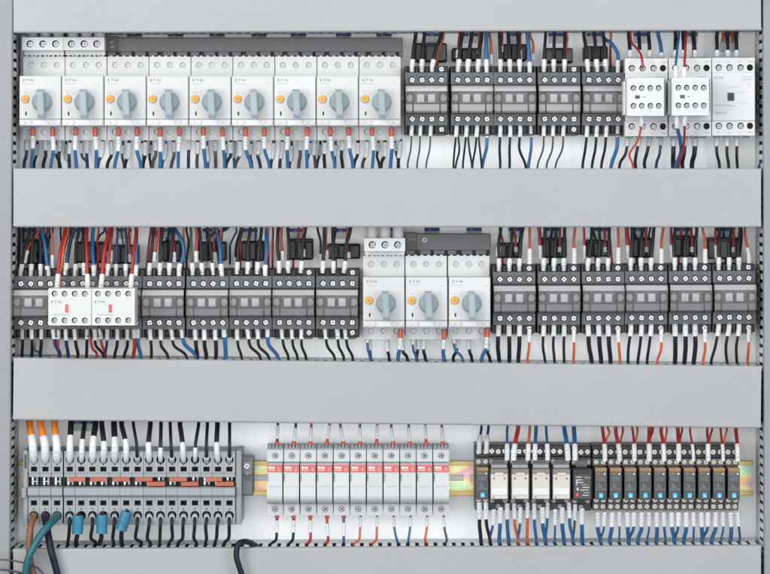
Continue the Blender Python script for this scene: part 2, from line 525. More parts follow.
def make_contactor(extra, label):
    r = root('contactor')
    b = MB()
    b.box(-22.1, 22.1, 38, 74, -36, 33.5, 'black', .6)
    for x in (-20.6, -9.7, 0.3, 10.1, 20.6):             # walls between the wire wells
        b.box(x - 1.0, x + 1.0, 27, 38.5, 26, 33, 'black', .3)
        b.box(x - 1.0, x + 1.0, 27, 38.5, -35, -26, 'black', .3)
    b.box(-19, 19, 30, 38.4, -37.2, -35, 'dark2', .3)
    b.build('base', r)
    for (za, zb, zs) in ((14.8, 26.6, 19.3), (-26.7, -14.9, -20.0)):
        b = MB()
        shell(b, -21.2, 21.2, 23, 45, za, zb, 'dark')
        row_of_holes(b, -21.2, 21.2, za, zb, 23, SX, zs, 3.5, 3.5, 'dark', 'black')
        e = zb if zs > 0 else za
        for x in (-9.6, 0.4, 10.2):
            b.box(x - .25, x + .25, 22.8, 23.2, za + .5, zb - .5, 'dark2')
        for i, x in enumerate(SX):
            b.text(('1', '3', '5', 'A')[i] if zs > 0 else ('2', '4', '6', 'A')[i], x - .7, zb - 2.6 if zs > 0 else za + .7, 22.95, 2.2, 'ink2')
        b.build('terminal_cover', r)
        for x in SX:
            screw(r, x + .25, zs - .2, 25.0, 2.6)
    if extra:
        for (za, zb, zs) in ((26.7, 33.4, 28.6), (-34.5, -26.8, -29.6)):
            b = MB()
            shell(b, 10.3, 20.4, 29, 42, za, zb, 'black')
            b.hole(10.3, 20.4, za, zb, 29, 15.4, (za + zb) / 2, 2.9, 3, 'black')
            b.build('coil_terminal', r)
            screw(r, 15.4, (za + zb) / 2, 30.0, 2.5)
    b = MB()                                             # coil body behind the clear hood
    b.box(-21.2, 21.2, 17, 44, -14.7, 14.6, 'black', .3)
    b.box(-21.0, 21.0, 15.5, 17.2, 7.4, 13.6, 'inkw_glare' if label == 'pinklabel' else 'pale', .3); b.box(-20.8, 20.8, 15.0, 15.7, 11.0, 13.0, 'inkw_glare', .2)  # pale strips paint the glare on the hood's upper slope
    b.box(-13, 13, 14.2, 17.2, -14, -5.4, label, .3)
    b.box(-20.6, -14.0, 14.8, 17.2, -14, -5.4, label, .3); b.box(14.0, 20.6, 14.8, 17.2, -14, -5.4, label, .3)
    b.box(-13.2, 13.2, 15.4, 17.2, -4.9, 7.0, 'dark' if label == 'pinklabel' else 'dark2', .3)
    b.box(-9.6, -2.2, 14.0, 16, -3.6, 4.6, 'pale', .5); b.box(1.4, 8.8, 14.0, 16, -3.6, 4.6, 'pale', .5)
    for s in (-1, 1):
        b.disc(s * 16.8, .6, 14.6, 17.2, 3.9, 'ghost', 18, .4)
        b.box(s * 13.7 - .5, s * 13.7 + .5, 13.6, 17.2, -14, 7, 'black')
    b.box(-1.6, .8, 14.4, 16, -1.4, 0.2, 'black'); b.box(-1.6, .8, 14.4, 16, 1.4, 2.6, 'black')
    b.build('coil_body', r)
    b = MB()                                             # clear dust hood with a sloping upper edge
    prof = [(20, 13.7), (13.4, 13.6), (11.8, 13.0), (8.8, 7.0), (8.3, 6.0), (8.3, -12.2), (9.4, -13.3), (12, -13.7), (20, -13.8)]
    b.prism(prof, -21.0, 21.0, 'clear')
    b.box(-20.4, 20.4, 7.7, 8.25, -4.3, -3.9, 'clear'); b.box(-20.4, 20.4, 7.7, 8.25, 5.2, 5.6, 'clear')
    b.build('clear_hood', r)
    return r


K_dark = {(e, l): Kind(lambda e=e, l=l: make_contactor(e, l)) for e in (0, 1) for l in ('pinklabel', 'darklabel')}
TOP_DARK = [(426.4, 1), (472.0, 0), (514.6, 0), (559.0, 1), (603.2, 0)]
for i, (cx, e) in enumerate(TOP_DARK):
    K_dark[e, 'pinklabel'].put((PX(cx, 23), 0, PZ(99.0, 23)), f'dark contactor with clear hood, {ORD[i]} of five left of the white top-row contactors', 'contactor', 'dark contactors of the top row')
MID_DARK = [(34.9, 0, 302.7), (77.2, 0, 302.7), (120.6, 0, 302.7), (163.6, 0, 302.7), (207.6, 0, 302.7), (250.6, 0, 302.5), (293.6, 1, 302.5), (337.2, 1, 302.5),
            (514.2, 1, 298.4), (558.8, 1, 298.3), (603.0, 1, 298.1), (646.0, 1, 297.8), (690.0, 1, 297.6), (734.0, 1, 297.3)]
for i, (cx, e, py) in enumerate(MID_DARK):
    if i == 0: lab = 'dark contactor with clear hood, at the left end of the middle row'
    elif i < 3: lab = f'dark contactor mostly hidden behind the {ORD[i-1]} white auxiliary block of the middle row'
    elif i < 8: lab = f'dark contactor with clear hood, {ORD[i-3]} of five between white blocks and middle-row knobs'
    else: lab = f'dark contactor with clear hood, {ORD[i-8]} of six right of the middle-row knobs'
    K_dark[e, 'darklabel'].put((PX(cx, 23), 0, PZ(py, 23)), lab, 'contactor', 'dark contactors of the middle row')


# ------------------------------------------------------------------ motor starters
def make_starter():
    r = root('motor_starter')
    b = MB()
    b.box(-20.9, 20.9, 42, 76, -38, 44, 'white2', .6)
    b.box(-20.9, 20.9, 8.5, 42.5, -24.8, 25, 'white2', .4)
    b.build('housing', r)
    for (za, zb, zs, nm) in ((25.1, 45.5, 37.0, 'u'), (-39, -25.9, -30.4, 'd')):
        b = MB()
        shell(b, -20.9, 20.9, 40, 60, za, zb, 'white')
        row_of_holes(b, -20.9, 20.9, za, zb, 40, (-13, 0, 13), zs, 3.2, 4.5, 'white', 'hole', 'dark')  # dark hole walls paint a shadow crescent beside each screw
        if nm == 'u':
            for k in range(6):
                b.box(-18.6 + k * 6.6, -16.2 + k * 6.6, 40.2, 46, 45.4, 46.6, 'white')
        b.build('terminal_cover', r)
        for x in (-13, 0, 13):
            screw(r, x + .6, zs - .4, 42.4, 2.3, 'metalm')
    b = MB()                                             # front plate with its printing
    b.box(-20.8, 20.8, 5, 8.6, -18.2, 25, 'white', .7)
    b.text('E·T·N', -17.6, 19.6, 4.98, 3.6, 'ink', sx=1.25)
    b.box(-17.5, -7, 4.95, 5.2, 16.9, 17.25, 'ink2'); b.box(13.5, 17.5, 4.95, 5.2, 16.6, 16.9, 'ink2')
    b.text('TEST', -17, 7.6, 4.98, 1.6, 'ink2')
    b.box(-14.9, -13.4, 4.9, 5.2, -14.6, -10.6, 'hole')
    b.text('0', 13.4, -15.6, 4.98, 2.2, 'ink2'); b.text('I', 13.0, 8.6, 4.98, 2.4, 'ink')
    for a in (125, 140, 155):                            # dial ticks
        c, s = math.cos(math.radians(a)), math.sin(math.radians(a))
        b.text('.', 2 + 12.2 * c, -1 + 12.2 * s, 4.98, 3.0, 'ink')
    b.text('+', -9.4, 6.6, 4.98, 2.4, 'ink2')
    b.build('front_plate', r)
    b = MB(); b.disc(-15, 2, 3.2, 5.2, 3.95, 'orange', 22, .5); b.disc(-15, 2, 2.9, 3.3, 1.5, 'orangedeep', 16, .2)
    b.build('test_button', r)
    b = MB(); b.disc(2, -1, 1.5, 5.2, 10.1, 'knob', 40, 1.2); b.disc(2, -1, -1.5, 1.6, 8.6, 'knob', 40, 1.0)
    k = b.build('rotary_knob', r)
    b = MB(); prof = [(-1.2, -17.4), (-1.2, 11.6), (-10.5, 10.6), (-12.6, 8.8), (-12.6, -14.5), (-11.2, -17.0)]
    b.prism(prof, -1.4, 5.4, 'knob')
    b.box(-.9, 4.9, -13.1, -12.4, -14.0, 8.4, 'knob', .3)
    b.v = [(x - .045 * (z + 2), y, z) for x, y, z in b.v]
    b.build('handle', k)
    b = MB()                                             # flap with the four sealed screw holes
    b.box(-20.8, 20.8, 4.4, 8.6, -24.9, -18.5, 'white', .5)
    for x in (-17.4, -10.6, 10.6, 17.4):
        b.disc(x, -21.7, 3.7, 4.6, 2.9, 'white2', 18, .3)
        b.disc(x, -21.7, 3.55, 3.8, 1.9, 'pale', 14, .1); b.disc(x, -21.7, 3.4, 3.6, 1.5, 'white2', 14, .1)
    b.box(-6.5, 6.5, 4.1, 4.5, -23.6, -19.6, 'paper')
    b.build('label_flap', r)
    return r


K_starter = Kind(make_starter)
TOP_ST = [40.2 + 42.45 * k for k in range(9)]
for i, cx in enumerate(TOP_ST):
    K_starter.put((PX(cx, 5), 0, PZ(101, 5)), f'white motor starter with blue-grey knob, {ORD[i]} of nine in the top row', 'motor starter', 'motor starters of the top row', .1)
MID_ST = [383.8, 426.6, 469.6]
for i, cx in enumerate(MID_ST):
    K_starter.put((PX(cx, 5), 0, PZ(302.3, 5)), f'white motor starter with blue-grey knob, {ORD[i]} of three in the middle row', 'motor starter', 'motor starters of the middle row', .1)


def make_feed():
    r = root('feed_terminal')
    b = MB()
    shell(b, -20.6, 20.6, 22, 60, 51, 64, 'white')
    row_of_holes(b, -20.6, 20.6, 51, 64, 22, (-12.6, 0.2, 13.0), 57.4, 3.6, 4, 'white', 'hole', 'grey2')  # grey hole walls carry painted shade
    b.box(-20.2, 20.2, 36, 60, 46.6, 51, 'white2', .4)
    for k in range(9):
        b.box(-18 + k * 4.4, -16.4 + k * 4.4, 37, 42, 45.4, 46.6, 'white2')
    b.build('feed_housing', r)
    for x in (-13, 0.4, 13.6):
        b = MB(); b.tube([Vector((x, 44, 63)), Vector((x, 44, 71)), Vector((x, 44, 78))], 5.6, 'white2', 20)
        b.build('cable_socket', r)
    for x in (-12.6, 0.2, 13.0):
        screw(r, x + .4, 57.1, 24.4, 2.8, 'metalm')
    return r


K_feed = Kind(make_feed)
K_feed.put((PX(42.6, 22), 0, PZ(101, 22)), 'white three-screw feed terminal on top of the first top-row motor starter', 'feed terminal', 'feed terminals')
K_feed.put((PX(83.8, 22), 0, PZ(101, 22)), 'white three-screw feed terminal on top of the second top-row motor starter', 'feed terminal', 'feed terminals')
K_feed.put((PX(384.6, 22), 0, PZ(301.8, 22)), 'white three-screw feed terminal on the first of the three middle-row starters', 'feed terminal', 'feed terminals')


def busbar(xa, xb, ya, yb, lab, marks):
    r = root('busbar', (PX(xa, 44), 0, PZ(yb, 44)))
    w = PX(xb, 44) - PX(xa, 44); h = yb - ya
    b = MB()
    b.box(0, w, 44, 58, 4.2, h, 'bus', .8)
    x = 0.0
    pitch = 14.1
    k = 0
    while x < w:
        e = min(w, x + pitch - (3.2 if k % 3 else 5.4))
        b.box(x, e, 44.6, 57, 0, 4.3, 'bus', .3)
        x += pitch; k += 1
    b.box(1, w - 1, 52, 57, -1, 4.2, 'black')
    b.build('bar_cover', r)
    b = MB()
    b.box(-1.0, 11, 42.6, 59, 4.6, h + 1.2, 'dark2', .5)
    if marks == 'cap':
        b.text('L1', 3.6, h - 5.6, 42.4, 3.4, 'inkw_glare', rot=0); b.text('L3', 3.6, h - 10.4, 42.4, 3.4, 'inkw_glare')
    else:
        b.text('E·T·N', 2.0, h - 7.4, 42.4, 3.4, 'ink2', sx=1.0)
    b.build('end_cap', r)
    if marks != 'cap':
        b = MB(); b.disc(19, h - 6.4, 43.6, 44.2, 2.4, 'pale', 18, .1); b.disc(19, h - 6.4, 43.4, 43.7, 1.5, 'bus', 14, .1)
        b.build('maker_mark', r)
    tag(r, lab, 'busbar', 'busbars')


busbar(107, 402.6, 37.5, 56.2, 'long dark grey busbar across the tops of the last seven top-row starters', 'cap')
busbar(406, 490.6, 233.4, 254.6, 'short dark grey busbar across the last two middle-row starters', 'logo')


# ------------------------------------------------------------------ white contactors and their clip-on blocks
def make_white_contactor():
    r = root('white_contactor')
    xs = (-14.6, -3.8, 7.2, 16.6)
    b = MB()
    b.box(-21.4, 21.4, 30, 74, -39, 39, 'dark2', .6)
    b.box(-20.6, 20.6, 9.5, 30.4, -24.4, 24.4, 'white', .4)
    for x in (-15, -5, 5, 15):
        b.box(x - 3.2, x + 3.2, 26, 32, 38.8, 41.2, 'grey2', .4); b.box(x - 3.2, x + 3.2, 26, 32, -41.2, -38.8, 'grey2', .4)
    b.build('base', r)
    for s in (1, -1):
        za, zb = (24.2, 39) if s > 0 else (-39, -24.2)
        b = MB()
        shell(b, -21.4, 21.4, 10, 32, za, zb, 'white')
        row_of_holes(b, -21.4, 21.4, za, zb, 10, xs, 29.2 * s, 3.3, 4.5, 'white', 'hole', 'grey2')  # recess walls coloured grey as if in shadow
        for i, x in enumerate(xs):
            t = (('1L1', '3L2', '5L3', '13NO') if s > 0 else ('2T1', '4T2', '6T3', '14NO'))[i]
            b.text(t, x - 2.6, 34.6 if s > 0 else -36.6, 9.95, 2.3, 'ink2')
        b.build('terminal_cover', r)
        for i, x in enumerate(xs[:3]):
            screw(r, x + .4, 29.2 * s - .3, 12.6 if i < 3 else 13.6, 2.5, 'metalm')
    b = MB()
    b.box(-21.4, 21.4, 8, 10.4, -24.1, 24.1, 'white', .5)
    b.text('E·T·N', -19.2, 17.8, 7.95, 3.0, 'ink', sx=1.2)
    b.text('230V 50Hz', 8.6, 19.2, 7.95, 2.2, 'ink2'); b.text('240V 60Hz', 8.6, 16.4, 7.95, 2.2, 'ink2')
    b.box(-7, 7, 7.9, 8.3, 9.2, 9.6, 'ink2'); b.box(3, 14, 7.9, 8.3, 4.4, 4.7, 'ink2')
    b.box(-19, -3, 7.9, 8.3, -8.8, -8.4, 'ink'); b.box(-3, 2, 7.9, 8.3, -9.6, -9.2, 'ink'); b.box(4, 14, 7.9, 8.3, -6.6, -6.3, 'ink2')
    b.text('DILM12-10', -18.6, -17.2, 7.95, 2.5, 'ink')
    for q in range(3):
        b.box(14.2, 17.6, 7.9, 8.3, 10.4 + q * 1.3, 10.7 + q * 1.3, 'ink2')
    b.build('front_plate', r)
    b = MB(); b.box(-6.2, .6, 7.4, 8.4, -4.2, 4.0, 'dark2', .3); b.box(-4.8, -.8, 6.7, 7.6, -2.8, 2.6, 'black', .3)
    b.build('position_indicator', r)
    return r


K_white = Kind(make_white_contactor)
TOP_WHITE = [(646.4, 97.4), (690.0, 97.2), (733.4, 96.8)]
for i, (cx, py) in enumerate(TOP_WHITE):
    lab = ('white contactor behind the first clip-on block of the top row', 'white contactor behind the second clip-on block of the top row', 'white contactor with black square indicator, bare front, at the top row end')[i]
    K_white.put((PX(cx, 10), 0, PZ(py, 10)), lab, 'contactor', 'white contactors of the top row', .1)


def make_aux(kind):
    r = root('auxiliary_block')
    b = MB()
    if kind == 'a':
        w, h, y0, y1, zs, rr = 18.4, 18.8, -27, 7.4, 8.8, 2.9
        xs = (-11.8, -3.6, 4.9, 13.2)
    else:
        w, h, y0, y1, zs, rr = 21.3, 18.2, -30, 7.4, 13.2, 2.9
        xs = (-15.2, -5.2, 4.8, 14.8)
    shell(b, -w, w, y0, y1, -h, h, 'white')
    row_of_holes(b, -w, w, zs - 4.4, h, y0, xs, zs, rr, 4, 'white', 'hole', 'grey2')  # grey walls put shade into the screw recesses
    row_of_holes(b, -w, w, -h, -zs + 4.4, y0, xs, -zs, rr, 4, 'white', 'hole', 'grey2')
    b.add([(-w, y0, -zs + 4.4), (w, y0, -zs + 4.4), (w, y0, zs - 4.4), (-w, y0, zs - 4.4)], [(0, 1, 2, 3)], 'white')
    if kind == 'a':
        b.box(-w - 2.4, -w, y0 + 14, y1, -h + 1, h - 3, 'white2', .5); b.box(w, w + 2.6, y0 + 12, y1, -h + 4, h - 1, 'grey', .5)
        for x in xs:
            b.box(x - 1.2, x + 1.0, y0 - .05, y0 + .2, zs + 4.6, zs + 5.1, 'ink2'); b.box(x - 1.2, x + 1.0, y0 - .05, y0 + .2, -zs - 5.2, -zs - 4.7, 'ink2')
        b.box(-w + 1, -w + 1.3, y0 - .05, y0 + .2, -h + 3, h - 5, 'ink2')
    else:
        b.text('E·T·N', -18.6, 4.0, y0 - .05, 3.4, 'ink', sx=1.25)
        b.text('DILA-XHI22', -16.4, -8.4, y0 - .05, 2.6, 'ink2', sx=1.2)
    b.build('block_housing', r)
    b = MB()
    if kind == 'a':
        b.box(-10.2, -5.6, y0 - .3, y0 + .6, -1.8, 1.6, 'dark2', .2); b.box(-3, 0, y0 - .05, y0 + .2, -.6, .4, 'ink2')
    else:
        b.box(-4.6, -1.4, y0 - .5, y0 + .6, -5.4, 2.6, 'coral', .3)
    b.build('position_indicator', r)
    for x in xs:
        screw(r, x + .35, zs - .3, y0 + 2.1, 2.15, 'metalm'); screw(r, x + .35, -zs - .3, y0 + 2.1, 2.15, 'metalm')
    return r


K_auxa, K_auxb = Kind(lambda: make_aux('a')), Kind(lambda: make_aux('b'))
K_auxa.put((PX(645.4, -27), 0, PZ(97.0, -27)), 'white clip-on block with eight screws, first of two in the top row', 'auxiliary block', 'clip-on blocks')
K_auxa.put((PX(690.4, -27), 0, PZ(96.6, -27)), 'white clip-on block with eight screws, second of two in the top row', 'auxiliary block', 'clip-on blocks')
K_auxb.put((PX(69.8, -30), 0, PZ(307.0, -30)), 'white auxiliary block with red indicator, first of two in the middle row', 'auxiliary block', 'clip-on blocks', .2)
K_auxb.put((PX(113.3, -30), 0, PZ(307.0, -30)), 'white auxiliary block with red indicator, second of two in the middle row', 'auxiliary block', 'clip-on blocks', .2)


# ------------------------------------------------------------------ black clamp blocks behind the wires, and stickers on the plate
def clamp(xa, xb, ya, yb, desc):
    y = 52
    r = root('clamp_block', (PX((xa + xb) / 2, y), 0, PZ((ya + yb) / 2, y)))
    w, h = (xb - xa) / 2 * 1.017, (yb - ya) / 2 * 1.017
    b = MB(); b.box(-w, w, y + 3, PLATE - .2, -h, h, 'black', 1.2)
    b.build('clamp_base', r)
    for k in range(3):
        c = -w + (2 * k + 1) * w / 3
        b = MB(); b.box(c - w / 3 + .5, c + w / 3 - .5, y - random.uniform(0, 3), y + 4, -h + 1, h - random.uniform(.6, 3), 'black' if random.random() < .7 else 'dark2', 1.0)
        b.build('clamp_jaw', r)
    tag(r, f'black clamp block behind the wires above {desc}', 'clamp block', 'black clamp blocks')


def dname(i, row):
    if row == 't':
        return f'the {ORD[i]} dark top-row contactor'
    return f'the {ORD[i]} dark middle-row contactor'


for i, (xa, xb, ya, yb) in enumerate(((415, 447, 43, 62), (452, 480, 48, 61), (503, 527, 44, 61), (545, 573, 48, 63), (584, 608, 46, 61))):
    clamp(xa, xb, ya, yb, dname(i, 't'))
for i, (xa, xb, ya, yb) in enumerate(((22, 47, 240, 264), (74, 106, 242, 263), (112, 138, 245, 264), (162, 181, 241, 262), (199, 226, 242, 261), (241, 264, 241, 261), (288, 313, 239, 260), (327, 360, 244, 259),
                                      (499, 521, 243, 258), (541, 567, 238, 258), (586, 608, 240, 257), (632, 653, 238, 258), (674, 698, 236, 257), (708, 741, 238, 259))):
    clamp(xa, xb, ya, yb, dname(i, 'm'))


def sticker(px, py, desc, w=15.5, h=11):
    y = PLATE - .5
    r = root('equipment_tag', (PX(px, y), y, PZ(py, y)))
    b = MB(); b.box(-w / 2, w / 2, 0, .4, -h, 0, 'paper'); b.build('tag_plate', r)
    b = MB(); b.box(-w / 2, w / 2, -.25, .3, -3.6, 0.05, 'bluehead')
    b.text('K1.' if px > 400 else 'Q1.', -3.4, -3.0, -.3, 2.6, 'inkw_glare'); b.build('tag_header', r)
    tag(r, f'white equipment tag with blue header on the plate above {desc}', 'equipment tag', 'equipment tags')


for k, px in enumerate((134.5, 175.5, 217, 259, 298.5, 343.5, 384)):
    sticker(px, 32.8, f'the {ORD[k+2]} top-row motor starter')
for k, px in enumerate((434, 471.5, 514, 556, 594)):
    sticker(px, 32.8, dname(k, 't'))
for k, px in enumerate((641, 690, 731)):
    sticker(px, 32.8, f'the {ORD[k]} white top-row contactor')
for k, px in enumerate((29, 81, 124, 168, 210, 250, 297, 343)):
    sticker(px, 228.4, dname(k, 'm'))
for k, px in enumerate((391, 432, 474)):
    sticker(px, 227.6, f'the {ORD[k]} middle-row motor starter')
for k, px in enumerate((516, 553, 601, 640, 683, 722)):
    sticker(px, 227.6, dname(k + 8, 'm'))
sticker(79, 420.2, 'the fifth grey terminal block'); sticker(91, 420.2, 'the seventh grey terminal block')


# ------------------------------------------------------------------ bottom row: terminal blocks
TB_X = [33.9, 45.4, 57.1, 69.7, 81.3, 92.4, 103.3, 114.7, 126.2, 137.6, 149.2, 160.5, 172.1, 183.6, 195.0, 206.5, 218.0, 229.4]


def make_terminal():
    r = root('terminal_block')
    w = 5.65
    b = MB()
    b.box(-w, w, 40, 76, -37, 37, 'grey')
    shell(b, -w, w, 20, 41, 15.2, 37, 'grey')
    b.hole(-w, w, 23.6, 37, 20, 0, 28.6, 4.4, 14, 'grey')
    b.hole(-w, w, 15.2, 23.6, 20, 0, 19.0, 3.2, 9, 'grey', rz=2.5)
    b.box(-w, w, 21, 41, 10.8, 15.2, 'grey', .3)
    b.prism([(41, 1.2), (18, 1.2), (15.5, 0), (15.5, -6.6), (18.5, -9), (41, -9)], -w, w, 'grey')
    shell(b, -w, w, 20, 41, -37, -9.2, 'grey')
    b.hole(-w, w, -19.2, -9.2, 20, 0, -15.0, 3.2, 9, 'grey', rz=2.6)
    b.hole(-w, w, -37, -19.2, 20, 0, -27.6, 4.6, 14, 'grey')
    b.disc(0, 23.8, 19.7, 20.2, .75, 'hole', 10); b.disc(0, -20.9, 19.7, 20.2, .75, 'hole', 10)
    b.build('terminal_housing', r)
    b = MB()
    b.box(-4.3, 4.3, 33, 36, 1.4, 10.6, 'hole')
    b.box(-3.6, -1.0, 30, 34, 1.8, 10.2, 'metal', .4); b.box(.6, 3.4, 30, 34, 1.8, 10.2, 'metald', .4); b.box(-3.6, 3.4, 29, 31, 5.2, 6.4, 'metal', .3)
    b.build('contact_strip', r)
    return r


K_term = Kind(make_terminal)
for i, cx in enumerate(TB_X):
    lab = f'{"pale grey terminal block with white-sleeved orange cable" if i < 3 else "pale grey terminal block"}, {ORD[i]} of eighteen at bottom left'
    K_term.put((PX(cx, 20), 0, PZ(488, 20)), lab, 'terminal block', 'grey terminal blocks', .12)
b = MB(); b.box(-2.2, 2.2, 18, 76, -38, 38, 'grey', .5); b.box(-3.6, 1, 14, 50, -9.4, .8, 'grey', .5); b.box(-1, 1.4, 17.6, 20, 20, 34, 'dark2', .3)
o = b.build('end_plate', None, (PX(25.6, 20), 0, PZ(488, 20))); tag(o, 'pale grey end plate before the first terminal block of the bottom row', 'end plate')
b = MB(); b.box(-3, 3, 22, 76, -36.5, 38, 'grey2', .7)
o = b.build('end_plate', None, (PX(238.6, 22), 0, PZ(488, 22))); tag(o, 'mid grey end plate after the last terminal block of the bottom row', 'end plate')
r = root('end_clamp', (PX(247.4, 40), 0, PZ(477, 40)))
b = MB(); b.box(-5.6, 5.6, 42, 74, -19, 19.4, 'grey2', .8); b.box(-5.2, 5.2, 38, 43, 2, 17, 'grey2', .8); b.box(-5.2, 5.2, 39, 43, -18, -3, 'grey2', .8); b.build('clamp_body', r)
screw(r, -.6, 11.4, 37.6, 2.9); screw(r, -.4, 4.2, 37.4, 2.3, 'metald')
tag(r, 'dark grey end clamp on the rail between terminal blocks and fuse holders', 'end clamp')
for k, (xa, xb, lev) in enumerate(((67.9, 85.4, 0), (90, 107.4, 0), (112.2, 129.6, 0), (135, 152.4, 0), (146.8, 165, 1), (169, 187, 0), (180.8, 198.6, 1), (205, 222.4, 0), (215.8, 234, 1))):
    y = 17.5
    z0 = 479.4 if lev == 0 else 484.0
    b = MB()
    w = (xb - xa) / 2
    b.box(-w, w, 0, 8, -2.1, 2.1, 'jumper', .5)
    for q in range(9):
        b.box(-w + (q + .9) * 2 * w / 10, -w + (q + 1.3) * 2 * w / 10, -.15, .2, -1.9, 1.9, 'jumper')
    for s in (-1, 1):
        b.box(s * w * .62 - 1.4, s * w * .62 + 1.4, 8, 15, -.6, .6, 'metal')
    o = b.build('jumper_bar', None, (PX((xa + xb) / 2, y), y, PZ(z0, y)))
    tag(o, f'orange-red jumper bar, {ORD[k]} of nine plugged across the grey terminal blocks', 'jumper bar', 'orange-red jumper bars')


# ------------------------------------------------------------------ fuse holders
def make_fuse():
    r = root('fuse_holder')
    w = 8.05
    b = MB()
    b.prism([(74, 36), (46, 37.4), (32, 33), (32, 20.4), (46, 20), (46, -21), (32, -21.4), (32, -33.6), (74, -33.6)], -w, w, 'fuse')
    b.build('holder_base', r)
    for (za, zb, zs) in ((20.9, 32.4, 27.0), (-33.4, -21.8, -26.8)):
        b = MB(); shell(b, -w + .1, w - .1, 30, 32.5, za, zb, 'fuse'); b.hole(-w + .1, w - .1, za, zb, 30, 0, zs, 3.4, 4, 'fuse', wall='dark')  # dark wall stands in for shade around the screw
        if zs > 0:
            for q in range(4):
                b.box(-6.4 + q * 3.4, -4.6 + q * 3.4, 36, 44, 34.6, 37.0, 'grey')
        b.build('terminal_cover', r)
        screw(r, .5, zs - .3, 32.0, 2.4, 'metalm')
    b = MB()
    v = w - .35
    b.prism([(40, 20.2), (16, 20.2), (13, 19.4), (13, 11.4), (12.2, 10.6), (11, -12), (11.6, -14.6), (13.4, -17.0), (17, -19.2), (22, -20.6), (40, -21)], -v, v, 'fuse')
    b.box(-v + 1.6, v - 1.6, 11.2, 12.4, -2.4, -2.1, 'ink2'); b.box(-v + .1, -v + .9, 11, 14, 3, 10.4, 'grey2')
    l = b.build('fuse_lever', r)
    b = MB()
    b.box(-v + .2, v - .3, 12.5, 13.4, 11.9, 19.2, 'coral', .2)
    b.box(-6.4, -3.9, 12.3, 12.7, 15.4, 17.6, 'inkw_glare'); b.box(-3.5, -2.5, 12.3, 12.7, 15.4, 17.6, 'inkw_glare'); b.box(-2.0, 0, 12.3, 12.7, 15.4, 17.4, 'inkw_glare')
    b.box(-6.2, 0.4, 12.3, 12.7, 13.6, 14.2, 'inkw_glare')
    b.text('C', 3.2, 13.4, 12.45, 4.2, 'inkw_glare')
    b.build('lever_label', l)
    return r


K_fuse = Kind(make_fuse)
FU_X = [274.6 + 16.68 * k for k in range(11)]
for i, cx in enumerate(FU_X):
    K_fuse.put((PX(cx, 13), 0, PZ(484, 13)), f'light grey fuse holder with red lever label, {ORD[i]} of eleven', 'fuse holder', 'fuse holders', .25)


# ------------------------------------------------------------------ relays
def make_slim():
    r = root('slim_relay')
    b = MB()
    b.box(-7.1, 7.1, 40, 75, -33, 33, 'dark2', .5)
    b.box(-7.1, 7.1, 34, 41, 20.5, 32.6, 'black', .5)
    b.box(-7.1, 7.1, 30, 41, 12.6, 20.3, 'dark', .5); b.box(-7.1, 7.1, 30, 41, -24.8, -19.8, 'dark', .5); b.box(-7.1, 7.1, 34, 41, -32.6, -25, 'dark', .5)
    b.build('relay_socket', r)
    for (x, z, y) in ((-3.6, 26.4, 33.6), (3.6, 26.4, 33.6), (-3.5, 16.6, 29.6), (3.5, 16.6, 29.6), (-3.5, -21.6, 29.6), (3.5, -21.6, 29.6), (-3.5, -28.6, 33.6), (3.5, -28.6, 33.6)):
        screw(r, x, z, y, 2.3 if z < 26 else 2.5, 'brass')
    b = MB()
    b.box(-5.9, 5.9, 10, 40, -19.6, 12.4, 'relay', .6)
    b.box(-4.6, 4.6, 9.6, 10.4, -7.4, 5.0, 'dark2', .2); b.box(-4.2, 4.2, 9.4, 10, -1, 4.6, 'relay', .2)
    b.text('TL', -3.2, -5.6, 9.55, 3.2, 'ghost'); b.box(-3.4, 1.4, 9.4, 9.7, -6.8, -6.4, 'ghost')
    b.box(-3.8, -1, 9.4, 10.2, 6.0, 7.4, 'amber', .2); b.disc(3.6, 6.6, 9.4, 10.2, .8, 'inkw_glare', 10)
    b.box(-4.8, 4.8, 9.5, 10.4, -19.0, -10.2, 'dark2', .3)
    b.build('relay_case', r)
    b = MB(); b.box(-5.8, 5.8, 9.2, 14, 9.0, 12.6, 'amber', .3); b.build('amber_window', r)
    b = MB(); b.box(-2.3, 2.3, 7.6, 10, -17.4, -12.4, 'cyan', .5); b.box(-.7, .7, 7.45, 7.8, -16.2, -14.4, 'paper'); b.build('push_button', r)
    return r


K_slim = Kind(make_slim)
SL_X = [482.6] + [601.0 + 14.78 * k for k in range(10)]
for i, cx in enumerate(SL_X):
    lab = 'slim dark relay with cyan button, standing alone before the beige relays' if i == 0 else f'slim dark relay with cyan button, {ORD[i-1]} of ten after the black timer'
    K_slim.put((PX(cx, 10), 0, PZ(480.4 if i else 480, 10)), lab, 'relay', 'slim relays', .25)


